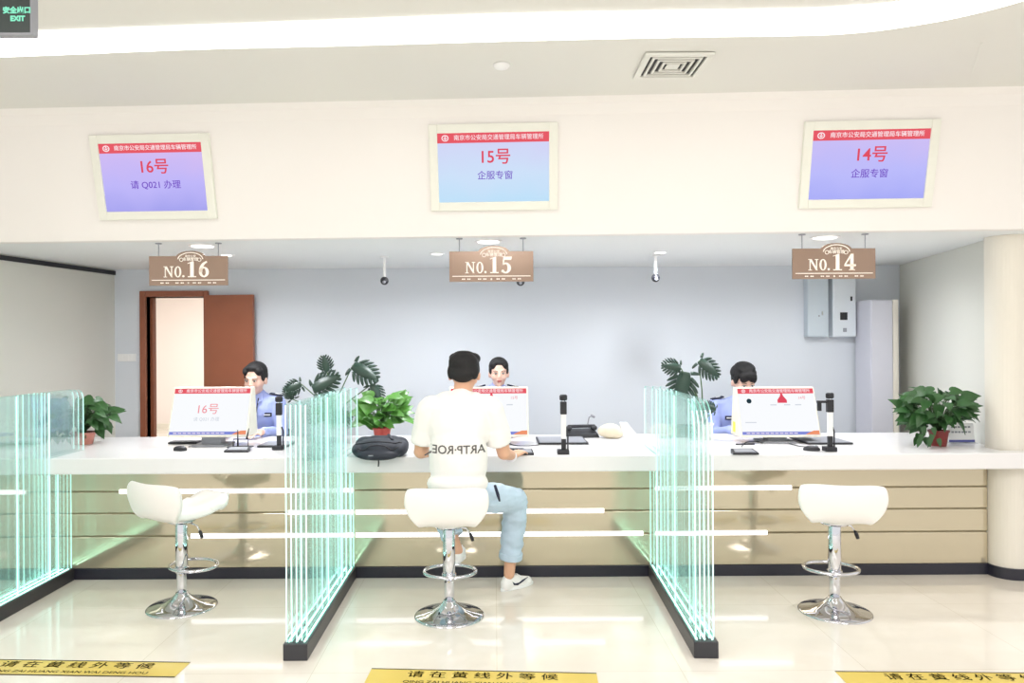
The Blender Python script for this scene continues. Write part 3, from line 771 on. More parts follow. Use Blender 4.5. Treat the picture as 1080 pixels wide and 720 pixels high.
def hair(root, Q, style):
    mb = MB()
    def e(c, r): mb.add(*_ell(r), Q @ Matrix.Translation(c))
    e((0, .026, .046), (.083, .092, .080)); e((0, .058, -.005), (.070, .050, .066))
    for s_ in (-1, 1): e((s_*.064, .018, .020), (.019, .055, .050))
    if style == 'short':
        e((0, -.040, .082), (.062, .040, .034)); e((0, .03, .112), (.058, .06, .020)); e((0, .06, .06), (.078, .05, .06))
        for s_ in (-1, 1): e((s_*.045, .01, .092), (.040, .055, .034)); e((s_*.062, .05, .0), (.022, .03, .05))
    elif style == 'fringe':
        e((0, -.058, .066), (.066, .030, .034)); e((-.03, -.070, .050), (.034, .018, .028)); e((.032, -.070, .050), (.032, .018, .026)); e((0, .02, .095), (.075, .078, .040)); e((0, .03, .05), (.094, .09, .07))
        for s_ in (-1, 1): e((s_*.070, -.012, .030), (.014, .035, .040))
    else:
        e((0, .12, -.02), (.040, .040, .050)); e((0, -.026, .088), (.060, .044, .028))
        for s_ in (-1, 1): e((s_*.048, -.034, .064), (.028, .034, .034)); e((s_*.068, .000, .022), (.012, .032, .040))
    return fuse(mb, 'hair', M['hair'], root, .006, 2)
def hand(mb, w, d, n, thumb, s=1.0, curl=.5):
    """palm, four bent fingers and a thumb; w wrist, d towards the fingers, n out of the back of the hand"""
    w = Vector(w); d = Vector(d).normalized(); n = Vector(n); n = (n - d*n.dot(d)).normalized(); t = d.cross(n).normalized()*thumb
    for k in (-.028, -.010, .010, .028): mb.cap(w + t*k*.7*s + d*.012*s, w + d*.082*s + t*k*s, .013*s, .011*s, 10)
    for i, (k, L1, L2) in enumerate([(.030, .038, .034), (.010, .043, .039), (-.010, .040, .036), (-.029, .030, .028)]):
        a = w + d*.088*s + t*k*s; d1 = (d - n*curl*.6).normalized(); b = a + d1*L1*s; d2 = (d - n*curl*2.0).normalized(); c = b + d2*L2*s
        mb.cap(a - d*.01, b, .0088*s, .0080*s, 10); mb.cap(b, c, .0080*s, .0068*s, 10)
    a = w + d*.028*s + t*.026*s; b = a + (d*.7 + t*.75 - n*.2).normalized()*.036*s; c = b + (d*.95 + t*.15 - n*.3).normalized()*.030*s
    mb.cap(a, b, .0125*s, .0100*s, 10); mb.cap(b, c, .0100*s, .0080*s, 10)
def shoe(root, heel, toe, z, m, w=.045, swoosh=False):
    heel = Vector((heel[0], heel[1], z)); toe = Vector((toe[0], toe[1], z)); d = (toe-heel); L = d.length; d.normalize(); s_ = Vector((-d.y, d.x, 0))
    mb = MB(); up = Vector((0, 0, 1))
    mb.cap(heel + d*.045 + up*.045, heel + d*L*.45 + up*.05, w*.80, w*.86); mb.cap(heel + d*L*.45 + up*.045, toe - d*.048 + up*.030, w*.86, w*.62)
    mb.cap(heel + d*.055 + up*.07, heel + d*L*.38 + up*.068, w*.66, w*.60); mb.cap(heel + d*.045 + up*.026, toe - d*.05 + up*.026, w*.74, w*.74)
    sh = fuse(mb, 'shoe', m, root, .006, 3)
    for v in sh.data.vertices:
        if v.co.z < z + .004: v.co.z = z + .004
    pts = []; mb = MB(); n_ = 28
    for k in range(n_):
        a = 2*pi*k/n_; u = cos(a); q = sin(a); ww = w*(.92 if u > -.2 else .82)
        pts.append(heel + d*(L/2 + u*L/2*.985) + s_*q*ww*(1-.12*abs(u)))
    mb.v = [tuple(p) for p in pts] + [tuple(p + up*.020) for p in pts]
    mb.f = [tuple(range(n_)), tuple(range(n_, 2*n_))] + [(k, (k+1) % n_, n_+(k+1) % n_, n_+k) for k in range(n_)]
    mb.build('sole', M['white'], sh, bevel=.004)
    for k in range(4):
        c = heel + d*L*(.50+.06*k) + up*(.088-.010*k)
        MB().tube([c - s_*.022 - up*.004, c + up*.002, c + s_*.022 - up*.004], .003, 6).build('lace', M['paper'], sh, smooth=True)
    if swoosh:
        from mathutils.bvhtree import BVHTree
        bv = BVHTree.FromPolygons([v.co.copy() for v in sh.data.vertices], [tuple(p.vertices) for p in sh.data.polygons])
        side = -s_ if s_.y > 0 else s_
        up1 = [(.26, .060), (.34, .044), (.45, .044), (.58, .056), (.72, .072)]; lo1 = [(.26, .060), (.30, .036), (.42, .028), (.58, .044), (.72, .072)]
        mb = MB(); vs = []
        for (a, b) in up1 + lo1:
            o_ = heel + d*a*L + up*b + side*.2; h_ = bv.ray_cast(o_, -side)
            vs.append((h_[0] if h_[0] else heel + d*a*L + up*b + side*w) + side*.002)
        mb.add(vs, [(i, i+1, 5+i+1, 5+i) for i in range(4)]); mb.build('side_mark', M['navy'], sh, solid=.002)
    return sh

# the customer, seen from behind on the middle stool
sx = stool.location.x; sy = stool.location.y
cust = empty('person', (-.23, 4.37, 0)); tag(cust, 'person in cream T-shirt and rolled pale jeans sitting with his back to us', 'person')
Qh = Matrix.Translation((-.185, 4.475, 1.420)) @ Matrix.Rotation(R(180-8), 4, 'Z') @ Matrix.Rotation(R(14), 4, 'X') @ Matrix.Diagonal((1.14, 1.06, .98, 1))
mb = MB(); head_prims(mb, Qh)
mb.cap((-.20, 4.41, 1.26), (-.19, 4.455, 1.36), .062, .056)
mb.ell((-.215, 4.41, 1.12), (.17, .10, .18)); mb.ell((-.225, 4.38, .90), (.15, .10, .22)); mb.ell((-.235, 4.375, .73), (.15, .11, .10))
mb.cap((-.385, 4.41, 1.225), (-.04, 4.41, 1.225), .055, .055)
mb.cap((-.405, 4.42, 1.215), (-.455, 4.50, .945), .052, .042); mb.cap((-.455, 4.50, .945), (-.375, 4.80, .905), .044, .030)
mb.cap((-.012, 4.42, 1.215), (.050, 4.49, .935), .052, .042); mb.cap((.050, 4.49, .935), (.110, 4.70, .885), .043, .029)
hand(mb, (-.372, 4.81, .903), (.35, .95, -.02), (0, 0, 1), 1, 1.0, .35)
hand(mb, (.112, 4.708, .884), (.30, .50, .10), (.1, -.1, 1), -1, 1.0, .35)
mb.cap((-.17, 4.42, .69), (.125, 4.72, .60), .075, .055); mb.cap((.125, 4.72, .60), (.083, 4.795, .105), .052, .036)
mb.cap((-.30, 4.42, .69), (-.37, 4.75, .61), .075, .055); mb.cap((-.37, 4.75, .61), (-.243, 4.600, .315), .052, .036)
fuse(mb, 'body', M['skin'], cust, .0075, 2)
hair(cust, Qh, 'short'); face_parts(cust, Qh)
mb = MB()
mb.ell((-.215, 4.405, 1.12), (.192, .122, .20)); mb.ell((-.222, 4.38, .92), (.176, .120, .26)); mb.ell((-.225, 4.375, .775), (.182, .135, .09))
mb.cap((-.385, 4.41, 1.222), (-.035, 4.41, 1.222), .070, .070); mb.cap((-.30, 4.41, 1.255), (-.12, 4.41, 1.255), .060, .060)
mb.cap((-.20, 4.415, 1.25), (-.198, 4.42, 1.282), .078, .068)
mb.cap((-.402, 4.415, 1.205), (-.428, 4.455, 1.075), .072, .074); mb.tube([(-.425, 4.45, 1.09), (-.440, 4.475, 1.010)], [.076, .078], 20)
mb.cap((-.020, 4.415, 1.205), (.012, 4.450, 1.075), .072, .074); mb.tube([(.008, 4.445, 1.09), (.026, 4.470, 1.000)], [.076, .078], 20)
shirt = fuse(mb, 't_shirt', M['tshirt'], cust, .0075, 5); folds(shirt, .006, 6, 9)
from mathutils.bvhtree import BVHTree
def drape(o, target, direction, off=.003):
    bv = BVHTree.FromPolygons([v.co.copy() for v in target.data.vertices], [tuple(p.vertices) for p in target.data.polygons])
    d = Vector(direction)
    for v in o.data.vertices:
        h_ = bv.ray_cast(v.co - d*.8, d)
        if h_[0]: v.co = h_[0] - d*off
lt = text("ARTP·ROEL", .085, M['ink_soft'], shirt, 0, 0, 0, 'lettering', ext=0, bold=.012, mirror=True, fit=.345)
for v in lt.data.vertices: v.co = (v.co.x - .232, 4.2, v.co.z + .985)
drape(lt, shirt, (0, 1, 0), .004)
mb = MB()
mb.ell((-.235, 4.385, .715), (.180, .150, .092))
mb.cap((-.165, 4.42, .690), (.125, 4.715, .600), .098, .084); mb.cap((.125, 4.715, .600), (.112, 4.775, .40), .082, .074); mb.tube([(.113, 4.77, .42), (.092, 4.795, .205)], [.076, .070], 24)
mb.cap((-.31, 4.42, .690), (-.37, 4.745, .610), .098, .082); mb.cap((-.37, 4.745, .610), (-.325, 4.69, .50), .080, .070); mb.tube([(-.33, 4.69, .51), (-.275, 4.63, .395)], [.070, .066], 24)
jeans = fuse(mb, 'jeans', M['denim'], cust, .0075, 3); folds(jeans, .011, 7, 20)
MB().tube([(.097, 4.79, .250), (.092, 4.795, .208)], [.077, .077], 28).build('rolled_cuff', M['denim'], jeans, smooth=False, bevel=.006)
MB().tube([(-.29, 4.645, .43), (-.272, 4.627, .392)], [.072, .072], 28).build('rolled_cuff', M['denim'], jeans, smooth=False, bevel=.006)
MB().tube([(-.005, 4.375, .76), (.012, 4.40, .70), (.022, 4.44, .655)], [.008, .010, .006], 8).build('pocket_strap', M['navy'], jeans, smooth=True)
MB().tube([(.094, 4.650, .888), (.100, 4.672, .886)], [.037, .036], 20).build('wristband', M['wristband'], cust, smooth=True)
shoe(cust, (.025, 4.765), (.245, 4.93), 0.0, M['shoe'], swoosh=True)
shoe(cust, (-.247, 4.555), (-.222, 4.815), .238, M['shoe'])
settle(cust)

def clerk(hx, topy, D, tx, style, label, turn=0, tilt=10, lean=0, hand_px=None, female=True, hs=1.0):
    ht = P(hx, topy, D); hc = Vector((ht.x, D-.03, ht.z-.113*hs)); X = P(tx, 430, D).x
    root = empty('person', (X, D, 0)); tag(root, label, 'person')
    Q = Matrix.Translation(hc) @ Matrix.Rotation(R(turn), 4, 'Z') @ Matrix.Rotation(R(tilt), 4, 'X') @ Matrix.Diagonal((hs, hs, hs, 1))
    sz = ht.z - .29*hs; k = .155 if female else .205; Yc = D+.02
    mb = MB(); head_prims(mb, Q)
    mb.cap((X*.6+hc.x*.4, Yc, sz+.03), (hc.x, hc.y+.02, hc.z-.07), .052, .048)
    mb.ell((X, Yc, sz-.10), (k*.95, .09, .17)); mb.ell((X, Yc, sz-.36), (k*.85, .095, .20)); mb.ell((X, Yc, .56), (k*.95, .11, .10))
    mb.cap((X-k, Yc, sz), (X+k, Yc, sz), .045, .045)
    ez = max(.93, sz-.24); hands = []
    for s_ in (-1, 1):
        el = Vector((X+s_*(k+.05), Yc-.07, sz-.25)); wr = Vector((X+s_*(k-.02), CB-.10, CT+.045))
        mb.cap((X+s_*k, Yc, sz), el, .045, .038); mb.cap(el, wr, .038, .026)
        hand(mb, wr, (-s_*.25, -1, -.05), (0, 0, 1), -s_, .95, .3)
        hands.append((el, wr))
        mb.cap((X+s_*.09, Yc-.02, .545), (X+s_*.11, Yc-.44, .55), .075, .055); mb.cap((X+s_*.11, Yc-.44, .55), (X+s_*.11, Yc-.40, .10), .052, .038)
    fuse(mb, 'body', M['skinb'], root, .0085, 2)
    hair(root, Q, style); face_parts(root, Q, True)
    mb = MB()
    mb.ell((X, Yc, sz-.10), (k*1.08, .115, .19)); mb.ell((X, Yc, sz-.36), (k*1.0, .115, .24)); mb.cap((X-k, Yc, sz), (X+k, Yc, sz), .060, .060)
    mb.cap((X, Yc, sz+.0), (X*.7+hc.x*.3, Yc-.005, sz+.06), .075, .060)
    for s_, (el, wr) in zip((-1, 1), hands):
        mb.cap((X+s_*k, Yc, sz), el, .060, .054); mb.cap(el, el.lerp(wr, .82), .054, .042)
    sh = fuse(mb, 'uniform_shirt', M['uniform'], root, .0085, 4); folds(sh, .006, 8, 14)
    for s_ in (-1, 1):
        q = Vector((X+s_*k*.93, Yc, sz+.062)); e_ = MB().box(-.055, .050, -.034, .030, -.006, .006, Matrix.Translation(q) @ Matrix.Rotation(R(s_*12), 4, 'Y')).build('epaulette', M['navy'], sh, bevel=.003)
        MB().box(-.012, .022, -.016, .012, .0065, .009, Matrix.Translation(q) @ Matrix.Rotation(R(s_*12), 4, 'Y')).build('epaulette_mark', M['paper'], e_)
        cl = MB().add([(hc.x*.5+X*.5+s_*.004, Yc-.075, sz+.045), (hc.x*.5+X*.5+s_*.055, Yc-.06, sz+.085), (hc.x*.5+X*.5+s_*.06, Yc-.098, sz+.02), (hc.x*.5+X*.5+s_*.028, Yc-.112, sz-.0)], [(0, 1, 2, 3)]).build('collar', M['uniform'], sh, solid=.006)
    for s_, nm in ((-1, 'breast_badge'), (1, 'name_badge')):
        b_ = MB().box(-.044, .044, -.003, .003, -.017, .017).build(nm, M['navy'], root, bevel=.002)
        bv = BVHTree.FromPolygons([v.co.copy() for v in sh.data.vertices], [tuple(p.vertices) for p in sh.data.polygons])
        h_ = bv.ray_cast(Vector((X+s_*k*.55, D-1, sz-.10)), Vector((0, 1, 0)))
        b_.data.transform(Matrix.Translation((h_[0] if h_[0] else Vector((X+s_*k*.55, Yc-.1, sz-.10))) + Vector((0, -.003, 0))))
        c_ = b_.data.vertices[0].co
        MB().box(X+s_*k*.55-.032, X+s_*k*.55+.032, (h_[0].y if h_[0] else Yc-.1)-.0075, (h_[0].y if h_[0] else Yc-.1)-.006, sz-.105, sz-.096).build('badge_lettering', M['paper'], b_)
    MB().tube([(hc.x*.5+X*.5-.03, Yc-.10, sz+.04), (X-.005, Yc-.122, sz-.08), (X, Yc-.125, sz-.16), (X+.005, Yc-.122, sz-.08), (hc.x*.5+X*.5+.03, Yc-.10, sz+.04)], .005, 6).build('lanyard', M['navy'], root, smooth=True)
    mb = MB(); mb.ell((X, Yc, .56), (k*1.05, .125, .11))
    for s_ in (-1, 1):
        mb.cap((X+s_*.09, Yc-.02, .555), (X+s_*.11, Yc-.44, .555), .088, .068); mb.cap((X+s_*.11, Yc-.44, .555), (X+s_*.11, Yc-.40, .13), .066, .056)
    fuse(mb, 'trousers', M['navy'], root, .009, 3)
    for s_ in (-1, 1): shoe(root, (X+s_*.11, Yc-.34), (X+s_*.12, Yc-.59), 0.0, M['black'])
    settle(root)
    return root, X, Yc
c1 = clerk(270.5, 383, 6.25, 273.5, 'tied', 'person with tied black hair and lilac uniform shirt, behind the left monitor', turn=-6, tilt=12, hs=1.13)
c2 = clerk(526, 378, 6.30, 524, 'tied', 'person with tied black hair facing us beside the customer, behind the middle monitor', turn=3, tilt=6, hs=1.03)
c3 = clerk(783, 385, 6.30, 781, 'fringe', 'person with a short black fringe and lilac uniform, face mostly behind the right monitor', turn=4, tilt=24, female=False, hs=1.17)
def office_chair():
    ch = empty('office_chair'); mb = MB()
    mb.box(-.23, .23, -.22, .22, .395, .445).build('seat', M['navy'], ch, bevel=.02, seg=3)
    MB().box(-.20, .20, .20, .24, .52, .86).build('backrest', M['navy'], ch, bevel=.018, seg=3)
    MB().tube([(0, .10, .39), (0, .255, .42), (0, .255, .60)], .014, 8).build('back_bar', M['black'], ch)
    MB().lathe([(.025, .10), (.025, .395)], 16).build('gas_column', M['chrome'], ch)
    for k in range(5):
        t = 2*pi*k/5; MB().tube([(0, 0, .11), (.24*cos(t), .24*sin(t), .07)], [.022, .014], 8).build('base_arm', M['black'], ch)
        MB().lathe([(.024, -.012), (.024, .012)], 16).build('caster', M['black'], ch).matrix_local = Matrix.Translation((.24*cos(t), .24*sin(t), .0245)) @ Matrix.Rotation(pi/2, 4, 'X')
    return ch
ch0 = office_chair()
for i, (c_, nm) in enumerate(zip((c1, c2, c3), ('left', 'middle', 'right'))):
    ch = ch0 if i == 0 else copy_tree(ch0)
    ch.location = (c_[1], c_[2]+.02, 0); tag(ch, 'dark office chair under the uniformed person behind the %s monitor' % nm, 'chair', 'office chairs behind the counter')

# ------------------------------------------------------------------ double sided counter monitors
def screen_monitor(cx_, label, kind):
    base = PZ(cx_, 471, CT); D = 5.30; c = P(cx_, 461, D)
    root = empty('counter_monitor', (c.x, D, CT)); tag(root, label, 'monitor', 'double sided monitors on the counter')
    w = .288; z0 = c.z-CT; hh = .352; ty = .125
    mb = MB(); poly = [(0, z0), (ty, z0+hh), (ty+.055, z0+hh), (.235, z0)]; mb.prism(poly, -w, w); mb.v = [(y, x, z) for x, y, z in mb.v]
    mb.build('housing', M['cream'], root, bevel=.005)
    MB().box(-.07, .07, .07, .17, .012, z0+.01).build('neck', M['grey'], root, bevel=.004)
    MB().box(-.12, .12, .01, .24, 0, .014).build('foot', M['grey'], root, bevel=.005)
    L = math.hypot(ty, hh)
    sc = MB().box(-w+.012, w-.012, -.004, .004, .018, L-.012).build('screen', M['s_white'], root)
    sc.location = (0, -.001, z0); sc.rotation_euler.x = -math.atan2(ty, hh)
    W = w-.012; T = L-.012; B = .018
    flat(-W, W, T-.038, T, M['s_red'], sc, .0045, 'header_bar'); flat(-W, W, B, B+.022, M['s_blue'], sc, .0045, 'footer_bar')
    MB().prism([(W-.10, B), (W, B), (W, B+.030), (W-.04, B+.028), (W-.08, B+.012)], -.0062, -.0056).build('footer_corner', M['s_orange'], sc)
    emblem(sc, -W+.042, T-.019, .013, .0062); text(HDR, .03, M['s_text'], sc, .03, T-.019, .0056, 'header_lettering', ext=.0003, bold=.004, fit=2*W*.80)
    mb = MB()
    for k in range(11):
        x = -W+.03 + k*.034; mb.box(x, x+.026, -.0058, -.0052, B+.008, B+.014)
    mb.build('footer_lettering', M['s_text'], sc)
    if kind == 0:
        text('16号', .085, M['s_pinktext'], sc, -.02, T*.56, .0056, 'number_lettering', ext=.0003, bold=.0)
        text('请 Q021 办理', .032, M['s_grey'], sc, -.02, T*.36, .0056, 'message_lettering', ext=.0003)
    else:
        for k, x in enumerate((-.05, .05, .13)):
            flat(x, x+.045, T*.66-.004, T*.66+.003, M['s_grey'], sc, .0052, 'caption_line')
        flat(-W+.03, -W+.11, T*.30-.003, T*.30+.003, M['s_grey'], sc, .0052, 'caption_line')
        mb = MB().lathe([(.018, 0), (.018, .0006)], 24); mb.v = [(x, -.0058+z, y) for x, y, z in mb.v]
        ic = mb.build('profile_picture', M['s_dark'], sc); ic.location = (-W+.075, 0, T*.74)
        MB().prism([(-.034, T*.70), (.034, T*.70), (.034, T*.76), (.012, T*.84), (.006, T*.90), (-.006, T*.90), (-.012, T*.84), (-.034, T*.76)], -.0062, -.0056).build('red_figure_icon', M['s_redtext'], sc).location.x = .04 if kind == 2 else .02
        text('14号' if kind == 2 else '15号', .028, M['s_pinktext'], sc, W-.09, T*.80, .0056, 'number_lettering', ext=.0003)
    return root
m1 = screen_monitor(218.5, 'tilted counter monitor showing 16 in pale red, before the uniformed person at the door', 0)
m2 = screen_monitor(515.5, 'tilted counter monitor half hidden behind the seated customer', 1)
m3 = screen_monitor(824, 'tilted counter monitor with a red figure icon and profile picture, right bay', 2)
nt_ = MB().box(-.290, -.2885, .125, .175, .07, .145).build('sticky_note', M['yellownote'], m3)

# ------------------------------------------------------------------ document cameras
def doc_camera(px, top, bot, label, arm=0):
    f_ = PZ(px, bot, CT); D = f_.y; h = P(px, top, D).z - CT
    root = empty('document_camera', (f_.x, D, CT)); tag(root, label, 'document camera', 'document cameras on posts on the counter')
    MB().box(-.042, .034, -.035, .035, 0, .030).build('foot', M['black'], root, bevel=.004)
    MB().box(-.015, .015, -.012, .012, .02, .10).build('lower_joint', M['black'], root, bevel=.003)
    MB().box(-.016, .016, -.013, .013, .10, h-.12).build('post', M['white'], root, bevel=.003)
    MB().box(-.021, .021, -.017, .017, h-.13, h-.045).build('upper_sleeve', M['black'], root, bevel=.004)
    MB().lathe([(.013, h-.046), (.013, h-.036)], 20).build('collar_ring', M['chrome'], root)
    MB().lathe([(.022, h-.038), (.026, h-.03), (.026, h-.008), (.020, h)], 24).build('camera_head', M['black'], root, smooth=False, bevel=.002)
    MB().tube([(.028, 0, .03), (.028, 0, .13), (.018, 0, .16)], .005, 8).build('cable', M['black'], root, smooth=True)
    if arm:
        MB().box(-.085, -.015, -.012, .012, h-.068, h-.052).build('side_arm', M['black'], root, bevel=.002)
        MB().lathe([(.014, h-.12), (.014, h-.06)], 16, (-.07, 0, 0)).build('side_lens', M['black'], root)
    return root
doc_camera(594.5, 416, 478.5, 'tall black and white document camera post right of the middle monitor')
doc_camera(294.5, 418, 474, 'black and white document camera post beside the left uniformed person')
doc_camera(875.5, 414, 475.5, 'black and white document camera post with a side arm, right of the right monitor', 1)
def mat_pad(x0, x1, yf, yb, label, name='scanning_mat', h=.014):
    a = PZ(x0, yf, CT); b = PZ(x1, yf, CT); c = PZ((x0+x1)/2, yb, CT)
    root = empty(name, ((a.x+b.x)/2, a.y, CT)); tag(root, label, 'document scanner base')
    w = (b.x-a.x)/2; d = c.y-a.y
    MB().box(-w, w, 0, d, .002, h).build('base_plate', M['black'], root, bevel=.003)
    MB().box(-w+.012, w-.012, .012, d-.012, h, h+.002).build('scanning_surface', M['grey'], root)
    return root
mat_pad(568, 621, 469, 462, 'flat black scanning base behind the middle document camera')
mat_pad(853, 901, 469, 462, 'flat black scanning base behind the right document camera')
mat_pad(271, 303, 472, 467, 'flat black scanning base beside the left document camera')
def pad(px, py, w, d, label, cat='signature pad', tilt=4):
    p = PZ(px, py, CT); root = empty('signature_pad', (p.x, p.y, CT)); tag(root, label, cat)
    mb = MB().add([(-w, 0, .0), (w, 0, .0), (w*.86, d, 0), (-w*.86, d, 0), (-w, 0, .012), (w, 0, .012), (w*.86, d, .030), (-w*.86, d, .030)], [(0,1,2,3),(4,5,6,7),(0,1,5,4),(1,2,6,5),(2,3,7,6),(3,0,4,7)])
    mb.build('case', M['black'], root, bevel=.003)
    MB().add([(-w*.8, d*.15, .0165), (w*.8, d*.15, .0165), (w*.7, d*.85, .0285), (-w*.7, d*.85, .0285)], [(0,1,2,3)]).build('pad_surface', M['grey'], root, solid=.001)
pad(554, 480, .058, .09, 'small black signature pad right of the seated customer')
pad(787, 479.5, .085, .09, 'small black signature pad in front of the right monitor')
pad(249, 477, .085, .08, 'small black signature pad in front of the left monitor')
def pen(px, py, L, a, label):
    p = PZ(px, py, CT); root = empty('pen', (p.x, p.y, CT+.006), R(a)); tag(root, label, 'pen', 'black pens on the counter')
    MB().tube([(-L/2, 0, 0), (L/2-.015, 0, 0)], .005, 8).build('barrel', M['black'], root, smooth=True)
    MB().tube([(L/2-.015, 0, 0), (L/2, 0, 0)], [.005, .001], 8).build('tip', M['chrome'], root, smooth=True)
pen(546, 474, .11, 0, 'black pen behind the signature pad beside the customer'); pen(787, 469, .15, 3, 'black pen behind the right signature pad')
def kb(px, py, w, label):
    p = PZ(px, py, CT); root = empty('keyboard', (p.x, p.y, CT)); tag(root, label, 'keyboard')
    MB().box(-w, w, -.06, .06, 0, .014).build('case', M['black'], root, bevel=.004)
    mb = MB()
    for r in range(4):
        for k in range(12): mb.box(-w*.95+k*w*1.9/12+.002, -w*.95+(k+1)*w*1.9/12-.002, -.052+r*.026, -.052+r*.026+.021, .014, .019)
    mb.build('keys', M['grey'], root)['kind'] = 'stuff'
kb(196, 467, .11, 'small black keypad under the left monitor')
p = PZ(856, 475, CT); ms = empty('computer_mouse', (p.x, p.y, CT), R(70)); tag(ms, 'black computer mouse right of the right signature pad', 'mouse', 'computer mice')
mb = MB(); mb.ell((0, 0, .008), (.034, .055, .026)); o = fuse(mb, 'shell', M['black'], ms, .005, 1)
for v in o.data.vertices: v.co.z = max(v.co.z, .001)
MB().tube([(0, -.025, .033), (0, -.042, .026)], .005, 8).build('wheel', M['grey'], ms)
ms2 = copy_tree(ms); p = PZ(190, 475, CT); ms2.location = (p.x, p.y, CT); tag(ms2, 'black computer mouse in front of the left monitor', 'mouse')
def cable(pts, label, m='black'):
    w_ = [PZ(x, y, CT+.0045) for x, y in pts]; w_ = [Vector(q) for q in spl([tuple(a) for a in w_], 6)]
    mb = MB().tube(w_, .0032, 6); o = mb.build('cable', M[m], None, smooth=True); tag(o, label, 'cable')
cable([(826, 462), (806, 465), (788, 466), (782, 471)], 'black cable looping to the signature pad by the right monitor')
cable([(818, 462), (828, 466), (842, 470), (853, 471)], 'black cable running to the computer mouse')
cable([(530, 464), (541, 469), (555, 470), (568, 469)], 'black cable from the middle monitor to the scanning base')
cable([(526, 466), (536, 472), (546, 476)], 'black cable from the middle monitor to the signature pad')
cable([(218, 463), (212, 466), (208, 468), (199, 471)], 'thin black cable from the left monitor to its mouse')
# small wire holder in front of the left monitor
p = PZ(252, 474, CT); wh = empty('wire_holder', (p.x, p.y+.03, CT)); tag(wh, 'small black wire stand with two upright prongs by the left monitor', 'pen stand')
MB().box(-.085, .085, -.03, .03, .012, .02).build('base', M['black'], wh, bevel=.003)
MB().tube([(-.05, 0, .02), (-.05, 0, .07), (.055, 0, .07), (.055, 0, .02)], .004, 8).build('frame', M['black'], wh)
MB().tube([(-.018, 0, .02), (-.018, 0, .135)], [.007, .003], 8).build('prong', M['black'], wh); MB().tube([(.045, 0, .07), (.060, 0, .145)], [.007, .003], 8).build('prong', M['black'], wh)
for o in kids(wh):
    for v in o.data.vertices: v.co.z += .0
# telephone, cloth bundle, stand behind the middle document camera
p = PZ(613, 461, CT); tp = empty('telephone', (p.x, p.y+.03, CT), R(8)); tag(tp, 'black telephone with its handset on, behind the middle scanning base', 'telephone')
MB().add([(-.13, -.08, 0), (.13, -.08, 0), (.13, .08, 0), (-.13, .08, 0), (-.12, -.07, .03), (.12, -.07, .03), (.12, .07, .06), (-.12, .07, .06)], [(0,1,2,3),(4,5,6,7),(0,1,5,4),(1,2,6,5),(2,3,7,6),(3,0,4,7)]).build('base', M['black'], tp, bevel=.006)
hs = MB(); hs.cap((-.10, -.02, .085), (.10, -.02, .085), .013, .013); hs.ell((-.10, -.02, .070), (.026, .028, .022)); hs.ell((.10, -.02, .070), (.026, .028, .022))
hs.build('handset', M['black'], tp, smooth=True)
p = PZ(645, 463, CT); bd = MB(); c_ = Vector((p.x, p.y+.07, CT)); bd.ell(c_+Vector((0, 0, .055)), (.085, .07, .058)); bd.ell(c_+Vector((.04, 0, .035)), (.06, .06, .04)); bd.ell(c_+Vector((-.05, .01, .05)), (.045, .05, .04))
o = fuse(bd, 'cloth_bundle', M['beige'], None, .007, 3)
for v in o.data.vertices: v.co.z = max(v.co.z, CT+.001)
tag(o, 'soft beige cloth bundle right of the telephone', 'bundle')
p = PZ(662, 463, CT); ts = empty('leaning_card_stand', (p.x+.035, p.y+.13, CT)); tag(ts, 'white slanted card stand right of the beige bundle', 'card stand')
MB().prism([(-.055, 0), (.075, 0), (-.02, .115), (-.075, .115)], -.02, 0).build('card', M['white'], ts, bevel=.002); MB().prism([(.0, 0), (.06, 0), (.0, .07)], .0, .05).build('foot', M['white'], ts)
p = PZ(628, 462, CT); gl = empty('gooseneck_microphone', (p.x+.0, p.y+.30, CT)); tag(gl, 'thin grey gooseneck microphone behind the telephone', 'microphone')
MB().lathe([(.035, 0), (.033, .012), (.01, .018)], 20).build('base', M['grey'], gl); MB().tube([(0, 0, .015), (-.02, 0, .08), (-.01, 0, .13), (.012, 0, .145)], .005, 8).build('neck', M['grey'], gl, smooth=True)
MB().cap((.012, 0, .145), (.03, 0, .135), .011, .011, 10).build('head', M['grey'], gl, smooth=True)
def card(x0, x1, yt, yb, label, m, rows, footer=True):
    a = PZ(x0, yb, CT); b = PZ(x1, yb, CT); top = P(x0, yt, a.y); w = (b.x-a.x)/2; h = top.z-CT
    root = empty('table_sign', ((a.x+b.x)/2, a.y, CT), 0); tag(root, label, 'table sign')
    MB().box(-w, w, -.001, .004, .004, h, Matrix.Rotation(R(-8), 4, 'X')).build('panel', M[m], root, bevel=.001); MB().box(-w, w, -.03, .06, 0, .004).build('foot', M['acrylic'], root)
    if footer: MB().box(-w, w, -.0025, -.001, .006, .022, Matrix.Rotation(R(-8), 4, 'X')).build('footer_band', M['navyblue'], root)
    for r in range(rows):
        mb = MB(); z = h*(.75-.25*r)
        for k in range(6): mb.box(-w*.75+k*w*.26, -w*.75+k*w*.26+w*.18, -.003, -.001, z, z+.012, Matrix.Rotation(R(-8), 4, 'X'))
        mb.build('lettering_row', M['grey'], root)
card(1001, 1029, 446, 467, 'white table sign with a blue foot band behind the right potted plant', 'paper', 2)
card(337, 368, 449, 468, 'small clear table sign seen through the glass left of the backpack', 'acrylic', 2, False)

